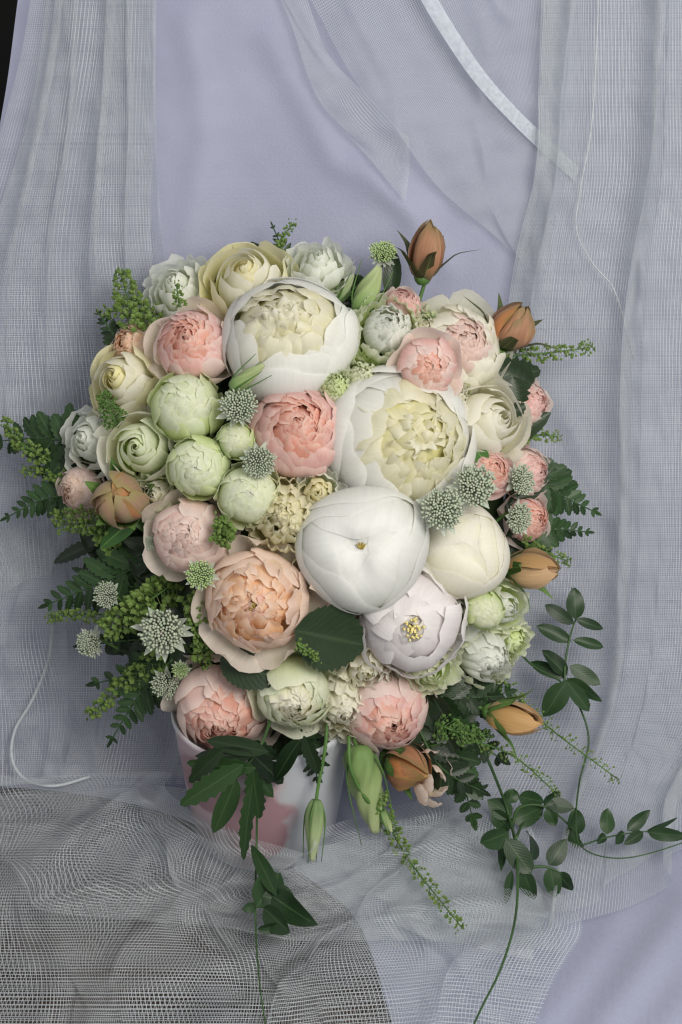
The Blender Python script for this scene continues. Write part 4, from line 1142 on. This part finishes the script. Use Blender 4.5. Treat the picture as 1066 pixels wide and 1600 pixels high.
# ------------------------------------------------------------------ ferns and leaves
frond('dark fern frond reaching to the left edge, upper of two', [(150, 700, .010), (70, 685, -.010), (-10, 690, -.030)], 9, 70, 20, .50, LM['fern'], 4, ang=62)
frond('dark fern frond pointing down left below the upper one', [(140, 770, .010), (70, 780, -.010), (4, 812, -.030)], 10, 52, 13, .40, LM['fern'], 4)
frond('broad fern frond pointing left above the pincushion blooms', [(270, 860, .035), (160, 910, .015), (66, 948, -.012)], 11, 80, 18, .40, LM['fern'], 5)
frond('fern frond hanging down at the lower left', [(270, 1030, .03), (215, 1090, .01), (170, 1164, -.02)], 10, 60, 15, .40, LM['fern'], 5)
frond('fern frond pointing right beside the pink roses, upper of two', [(815, 730, .010), (870, 770, .0), (936, 803, -.02)], 10, 62, 13, .48, LM['fern'], 4)
frond('fern frond pointing right beside the pink roses, lower of two', [(805, 850, .010), (860, 828, .0), (926, 832, -.02)], 11, 52, 10, .48, LM['fern'], 4)
frond('fern tip standing up behind the top yellow rose', [(466, 450, .01), (446, 400, .0), (424, 348, -.01)], 10, 34, 7, .40, LM['fern'], 3)
frond('small dark fern tip at the upper left edge', [(205, 560, .02), (176, 520, .01), (152, 486, .0)], 9, 34, 9, .40, LM['dark'], 3)
frond('broad fern frond hanging at the lower right above the vine', [(660, 1080, .03), (710, 1180, .025), (742, 1290, .0)], 11, 76, 20, .56, LM['fern'], 5)
frond('fern frond spreading right under the green white bloom', [(640, 1075, .035), (700, 1090, .035), (776, 1088, .02)], 9, 72, 24, .56, LM['dark'], 4)
frond('fern leaf hanging in front of the white pot', [(470, 1140, .045), (490, 1180, .050), (496, 1220, .045)], 6, 42, 13, .40, LM['dark'], 3)
frond('fern mass in the shade at the left behind the round orange bud', [(310, 900, .045), (230, 850, .03), (150, 830, .01)], 11, 72, 24, .40, LM['dark'], 5)
frond('fern frond at the left in shade under the pincushion blooms', [(300, 1000, .03), (210, 1000, .01), (120, 1010, -.01)], 10, 56, 15, .40, LM['dark'], 4)

frond('dark fern frond filling the shade behind the apricot bud', [(640, 1120, .02), (710, 1140, .028), (790, 1190, .01)], 8, 70, 20, .55, LM['dark'], 5)

frond('dense dark fern low at the right under the green white blooms', [(680, 1050, .02), (740, 1090, .024), (800, 1080, .01)], 9, 62, 18, .5, LM['fern'], 5)
frond('feathery dark fern between the orange bud and the vine', [(650, 1130, .028), (690, 1200, .03), (760, 1240, .012)], 9, 66, 18, .46, LM['dark'], 5)
frond('dark fern spreading left behind the silvery pincushion bloom', [(300, 930, .04), (220, 920, .024), (120, 890, -.005)], 9, 78, 20, .46, LM['dark'], 5)
frond('dark fern behind the left half opened rose', [(220, 740, .02), (130, 720, .008), (60, 740, -.02)], 8, 60, 18, .46, LM['dark'], 4)
frond('dark fern low at the left under the row of green pods', [(300, 1040, .03), (230, 1050, .018), (140, 1070, -.015)], 8, 58, 18, .46, LM['fern'], 5)

def leaf_thing(label, p, q, w, mat, serr=0, name='leaf', cat='leaf', roll=0.0, group=None, **kw):
    root = thing(name, label, cat, *p, group)
    leaf_between(at(*p), at(*q), w * S, mat, root, roll, serr, 'blade', **kw)
    return root
leaf_thing('broad dark toothed rose leaf under the closed white peony', (462, 985, .108), (574, 1010, .090), 98, LM['dark'], 11, 'rose_leaf', roll=.1, fold=.10, depth=.06, shape=.75, curl=.05)
leaf_thing('dark toothed rose leaf below the peach rose', (345, 1030, .075), (438, 1062, .086), 62, LM['dark'], 10, 'rose_leaf', roll=-.1, fold=.12, depth=.06)
leaf_thing('narrow dark leaf pointing left below the fern', (160, 845, .01), (76, 878, -.03), 26, LM['dark'], 7, roll=.4, depth=.1)
leaf_thing('green leaf blade under the round orange bud', (222, 800, .050), (154, 858, .040), 30, LM['mid'], 0)
leaf_thing('green leaf blade right of the round orange bud', (206, 800, .050), (256, 838, .045), 28, LM['mid'], 0)
leaf_thing('bright green leaf beside the ivory rose', (760, 724, .070), (742, 700, .066), 24, LM['mid'], 0)
leaf_thing('very dark leaf at the upper right under the orange bud, pointing right', (770, 592, .030), (848, 578, .020), 44, LM['dark'], 6, fold=.3)
leaf_thing('very dark leaf at the upper right under the orange bud, rounded', (830, 600, .022), (768, 572, .034), 56, LM['dark'], 5, fold=.3)
leaf_thing('dark leaf dipping between the ivory rose and the pink rose', (802, 590, .030), (812, 640, .030), 40, LM['dark'], 5)
leaf_thing('small dark leaf tip beside the small pale pink rose', (798, 645, .044), (822, 634, .046), 22, LM['dark'], 4)
leaf_thing('tiny dark leaf at the top beside the white bloom', (516, 420, .0), (516, 384, .0), 14, LM['dark'], 3)

# dark leaflets hanging in front of the pot
root = thing('pot_foliage', 'cluster of dark pointed leaves hanging in front of the pot', 'foliage', 400, 1165, .06)
for (p, q, w, mt, rl, se) in [((420, 1175), (318, 1155), 38, 'dark', .2, 0), ((400, 1200), (286, 1195), 40, 'fern', -.2, 5), ((380, 1195), (276, 1262), 46, 'fern', .1, 6), ((400, 1180), (300, 1180), 34, 'dark', .3, 0),
                              ((370, 1215), (334, 1308), 44, 'fern', -.3, 0), ((395, 1225), (375, 1350), 30, 'fern', .4, 6), ((395, 1200), (404, 1285), 40, 'fern', .2, 5), ((380, 1190), (432, 1248), 36, 'vine', -.4, 0),
                              ((385, 1170), (446, 1228), 44, 'dark', -.1, 5), ((470, 1155), (424, 1222), 40, 'vine', .5, 0), ((380, 1160), (440, 1190), 40, 'dark', 0, 5), ((350, 1170), (290, 1225), 36, 'dark', .3, 5), ((475, 1150), (500, 1215), 30, 'dark', .1, 5)]:
    h = .090 + random.Random(p[0] + q[1]).uniform(-.008, .012)
    leaf_between(at(*p, h), at(*q, h - .026), w * .74 * S, LM[mt], root, rl, se, 'leaflet')
stem_part(root, [at(430, 1100, .05), at(410, 1160, .084), at(380, 1205, .086)], .0016, .001, MT['stemd'])

# vines: stems given by picture points, leaflets by base and tip
_vr = random.Random(8)
def vine(label, stems, leaves, mat='vine', r=.0011, name='vine', group='trailing vines'):
    root = thing(name, label, 'vine', *stems[0][0], group)
    for st in stems:
        stem_part(root, [at(*p) for p in st], r, r * .5, MT['stemd'], 'stem', 6)
    for (p, q, w, rl) in leaves:
        leaf_between(at(*p), at(*q), w * S, LM[mat], root, rl + _vr.uniform(-.25, .25), 0, 'leaflet', shape=_vr.choice((.65, .75, .9)), fold=_vr.choice((.1, .3, .5)), curl=_vr.choice((-.06, .06, .16, .26)), wave=_vr.choice((0, .05, .1)))
    return root
def bh(py, o_=.02): return base_h(py) + o_ + .034
vine('jasmine vine with paired leaves curving up at the right', [
      [(798, 1000, .02), (830, 1038, -.01), (880, 1068, -.04), (908, 1110, -.06), (920, 1160, bh(1160, .035)), (905, 1225, bh(1225, .035)), (900, 1300, bh(1300, .03)), (918, 1330, bh(1330, .02)), (965, 1341, bh(1341, .02)), (1020, 1332, bh(1332, .025)), (1100, 1305, bh(1305, .03))],
      [(882, 1068, -.04), (884, 1030, -.045), (892, 990, -.05), (904, 950, -.055), (893, 918, -.055)]],
     [((900, 968, -.05), (898, 918, -.05), 30, .1), ((897, 975, -.05), (852, 945, -.05), 22, .2), ((900, 968, -.05), (945, 982, -.05), 17, -.2), ((893, 1002, -.05), (838, 978, -.05), 24, .2), ((895, 1000, -.05), (945, 1010, -.05), 18, -.1),
      ((886, 1055, -.045), (846, 1016, -.04), 26, .4), ((884, 1058, -.045), (830, 1036, -.045), 22, .1), ((890, 1040, -.05), (938, 1070, -.05), 26, -.2), ((886, 1060, -.045), (940, 1098, -.05), 26, .3), ((884, 1062, -.04), (922, 1112, -.045), 24, .1),
      ((884, 1066, -.03), (850, 1122, -.03), 38, -.2)])
vine('jasmine sprig with small leaves pointing to the right edge', [
      [(906, 1322, bh(1322, .026)), (950, 1308, bh(1308, .03)), (1000, 1300, bh(1300, .03)), (1060, 1298, bh(1298, .03))]],
     [((948, 1304, bh(1304, .03)), (950, 1262, bh(1262, .05)), 25, .1), ((980, 1298, bh(1298, .03)), (1018, 1266, bh(1266, .05)), 22, .2), ((946, 1304, bh(1304, .03)), (934, 1318, bh(1318, .03)), 14, 0), ((975, 1300, bh(1300, .03)), (960, 1320, bh(1320, .03)), 16, .1),
      ((1005, 1300, bh(1300, .03)), (978, 1318, bh(1318, .03)), 18, 0), ((1008, 1300, bh(1300, .03)), (1060, 1280, bh(1280, .04)), 14, .5), ((1012, 1300, bh(1300, .03)), (1072, 1308, bh(1308, .04)), 22, .2)], r=.0009)
H1, H2, H3 = bh(1240, .05), bh(1340, .035), bh(1480, .03)
vine('dark leaved vine trailing from the lower right down out of frame', [
      [(740, 1140, .03), (768, 1200, .01), (794, 1270, H1), (808, 1340, H2), (806, 1430, bh(1430, .03)), (784, 1510, bh(1510, .03)), (750, 1580, bh(1580, .03)), (715, 1660, bh(1660, .03))],
      [(800, 1290, H1), (812, 1262, H1), (850, 1260, H1), (890, 1290, H1), (912, 1322, bh(1322, .03))],
      [(808, 1360, H2), (850, 1354, H2), (880, 1366, H2)], [(806, 1310, H2), (820, 1285, H1), (848, 1275, H1)]],
     [((770, 1265, H1), (800, 1300, H1), 30, 0), ((800, 1275, H1), (762, 1250, H1), 34, .2), ((795, 1300, H2), (752, 1320, H2), 36, -.2), ((800, 1282, H1), (852, 1264, H1), 38, .1), ((810, 1245, H1), (850, 1252, H1), 30, .3), ((796, 1255, H1), (802, 1232, H1), 26, 0),
      ((850, 1260, H1), (876, 1240, H1), 26, .2), ((856, 1256, H1), (898, 1262, H1), 26, -.2), ((855, 1262, H1), (868, 1290, H1), 22, 0), ((902, 1305, H1), (898, 1262, H1), 28, .1), ((888, 1290, H1), (904, 1326, H1), 20, 0),
      ((830, 1345, H2), (846, 1285, H1), 26, .5), ((858, 1352, H2), (886, 1312, H2), 30, .1), ((860, 1354, H2), (868, 1402, H2), 28, 0), ((872, 1362, H2), (892, 1395, H2), 28, .4), ((818, 1358, H2), (832, 1410, H2), 30, .3), ((790, 1310, H2), (830, 1365, H2), 36, -.1),
      ((800, 1360, H2), (792, 1412, H2), 14, .6), ((790, 1290, H1), (784, 1345, H2), 16, .3)], r=.0015)
vine('thin vine with drooping pointed leaves hanging down in front of the pot', [
      [(402, 1240, .05), (401, 1330, .045), (399, 1420, bh(1420, .045)), (404, 1520, bh(1520, .03)), (416, 1610, bh(1610, .025))]],
     [((432, 1400, bh(1400, .06)), (392, 1316, .06), 24, .3), ((400, 1418, bh(1418, .05)), (440, 1362, bh(1362, .06)), 48, .1), ((402, 1415, bh(1415, .05)), (380, 1422, bh(1422, .05)), 16, 0), ((410, 1400, bh(1400, .055)), (462, 1410, bh(1410, .05)), 46, -.2),
      ((420, 1395, bh(1395, .055)), (486, 1446, bh(1446, .05)), 44, .2), ((412, 1418, bh(1418, .05)), (456, 1458, bh(1458, .045)), 36, .1), ((402, 1452, bh(1452, .04)), (446, 1448, bh(1448, .04)), 18, .3)], r=.0012)

# ------------------------------------------------------------------ seed pod sprigs
sprig('green pod sprig standing up at the upper left', [(240, 530, .03), (205, 480, .01), (188, 425, .0)], 170, 34, 6)
sprig('green pod sprig leaning left beside the upper left one', [(250, 520, .03), (222, 485, .02), (165, 488, .0)], 80, 26, 6)
sprig('fluffy green pod sprig over the left yellow rose', [(185, 668, .055), (172, 640, .06), (160, 615, .058)], 170, 22, 3.2, mat=MT['podd'])
sprig('tiny green pod sprig in front of the white upper left bloom', [(282, 480, .07), (278, 462, .07), (276, 444, .066)], 36, 10, 4)
sprig('thin green sprig at the very top beside the fern tip', [(440, 410, .01), (436, 380, .005), (458, 350, .0)], 60, 10, 4, taper=.7)
sprig('clump of green pods above the peach rose', [(352, 852, .105), (350, 832, .112), (346, 812, .112)], 110, 20, 6)
sprig('row of large green pods beside the silvery pincushion bloom', [(280, 905, .045), (225, 945, .05), (170, 985, .035)], 210, 26, 7.5, taper=.9)
sprig('chain of green pods down the left of the peach rose', [(300, 925, .07), (312, 970, .075), (318, 1035, .06)], 170, 20, 6.5, taper=.8)
sprig('green pod clump at the left under the blush half opened rose', [(190, 850, .03), (145, 815, .03), (90, 815, .01)], 190, 26, 5.5, taper=.7)
sprig('green pod sprig at the left between the two ferns', [(150, 760, .015), (100, 745, .0), (40, 735, -.02)], 110, 22, 5)
sprig('green pod sprig at the far left tip over the upper fern', [(80, 720, .0), (30, 690, -.005), (8, 655, -.01)], 90, 18, 5)
sprig('green pod sprig at the lower left with hanging tip', [(260, 1020, .03), (200, 1065, .01), (140, 1118, -.02)], 150, 24, 6)
sprig('short green pod sprig pointing left above the far left pincushion', [(180, 960, .015), (120, 960, .0), (78, 966, -.015)], 90, 18, 5)
sprig('long green pod sprig pointing right at the upper right', [(770, 558, .02), (850, 552, .01), (922, 543, .0)], 100, 16, 5, taper=.8)
sprig('short green sprig at the right below the small pink rose', [(800, 690, .02), (840, 680, .015), (872, 682, .01)], 50, 11, 4, taper=.8)
sprig('short green sprig right of the lower fern', [(815, 846, .03), (850, 862, .02), (888, 877, .01)], 60, 12, 4, taper=.7)
sprig('long slender sprig crossing the right hand vine', [(770, 1048, .02), (850, 1130, -.02), (965, 1217, bh(1217, .04))], 120, 17, 3.4, taper=.7)
sprig('slender sprig arching right below the apricot bud', [(715, 1150, .035), (800, 1180, .01), (868, 1238, -.03)], 90, 16, 3.4, taper=.7)
sprig('long green sprig drooping below the green twisted bud', [(590, 1240, .035), (630, 1330, .02), (722, 1450, bh(1450, .035))], 190, 16, 4.5, taper=.6)
sprig('small green sprig on the broad rose leaf', [(462, 1005, .115), (482, 1018, .114), (496, 1030, .112)], 50, 10, 3.6)
sprig('feathery dark sprig among the lower right ferns', [(680, 1130, .04), (720, 1145, .04), (765, 1150, .03)], 110, 22, 4, mat=MT['podd'])

# ------------------------------------------------------------------ dark greenery packed inside the bouquet, over an added backing dome
mb = MB(); rnd = random.Random(2)
for i in range(420):
    a, q = rnd.uniform(0, 6.28), math.sqrt(rnd.random())
    px, py = CX + q * .86 * RX * math.cos(a), CY + 10 + q * .86 * RY * math.sin(a)
    p = at(px, py, dome(px, py) - rnd.uniform(.038, .055))
    b = rnd.uniform(0, 6.28)
    d = (RT * math.cos(b) + UP * math.sin(b) + NM * rnd.uniform(-.1, .3)).normalized()
    x = d.cross(NM).normalized(); z = x.cross(d)
    V, F, UV = leaf_arrays(rnd.uniform(.03, .05), rnd.uniform(.014, .022), 0, .1, .3, .15, 0, 7, .8)
    mb.add([p + x * v[0] + d * v[1] + z * v[2] for v in V], F, UV)
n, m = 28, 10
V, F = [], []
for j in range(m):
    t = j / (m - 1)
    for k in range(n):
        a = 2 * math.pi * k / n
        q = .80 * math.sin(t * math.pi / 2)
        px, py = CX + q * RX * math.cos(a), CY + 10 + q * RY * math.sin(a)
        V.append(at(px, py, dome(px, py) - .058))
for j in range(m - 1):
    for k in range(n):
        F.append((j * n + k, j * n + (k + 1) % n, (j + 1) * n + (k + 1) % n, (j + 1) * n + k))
mb.add(V, F)  # smooth dark dome added under the leaves, closes the gaps between blooms
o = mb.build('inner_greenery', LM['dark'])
tag(o, 'dark green foliage packed between the flower heads, over an added dark backing dome', 'foliage', kind='stuff')
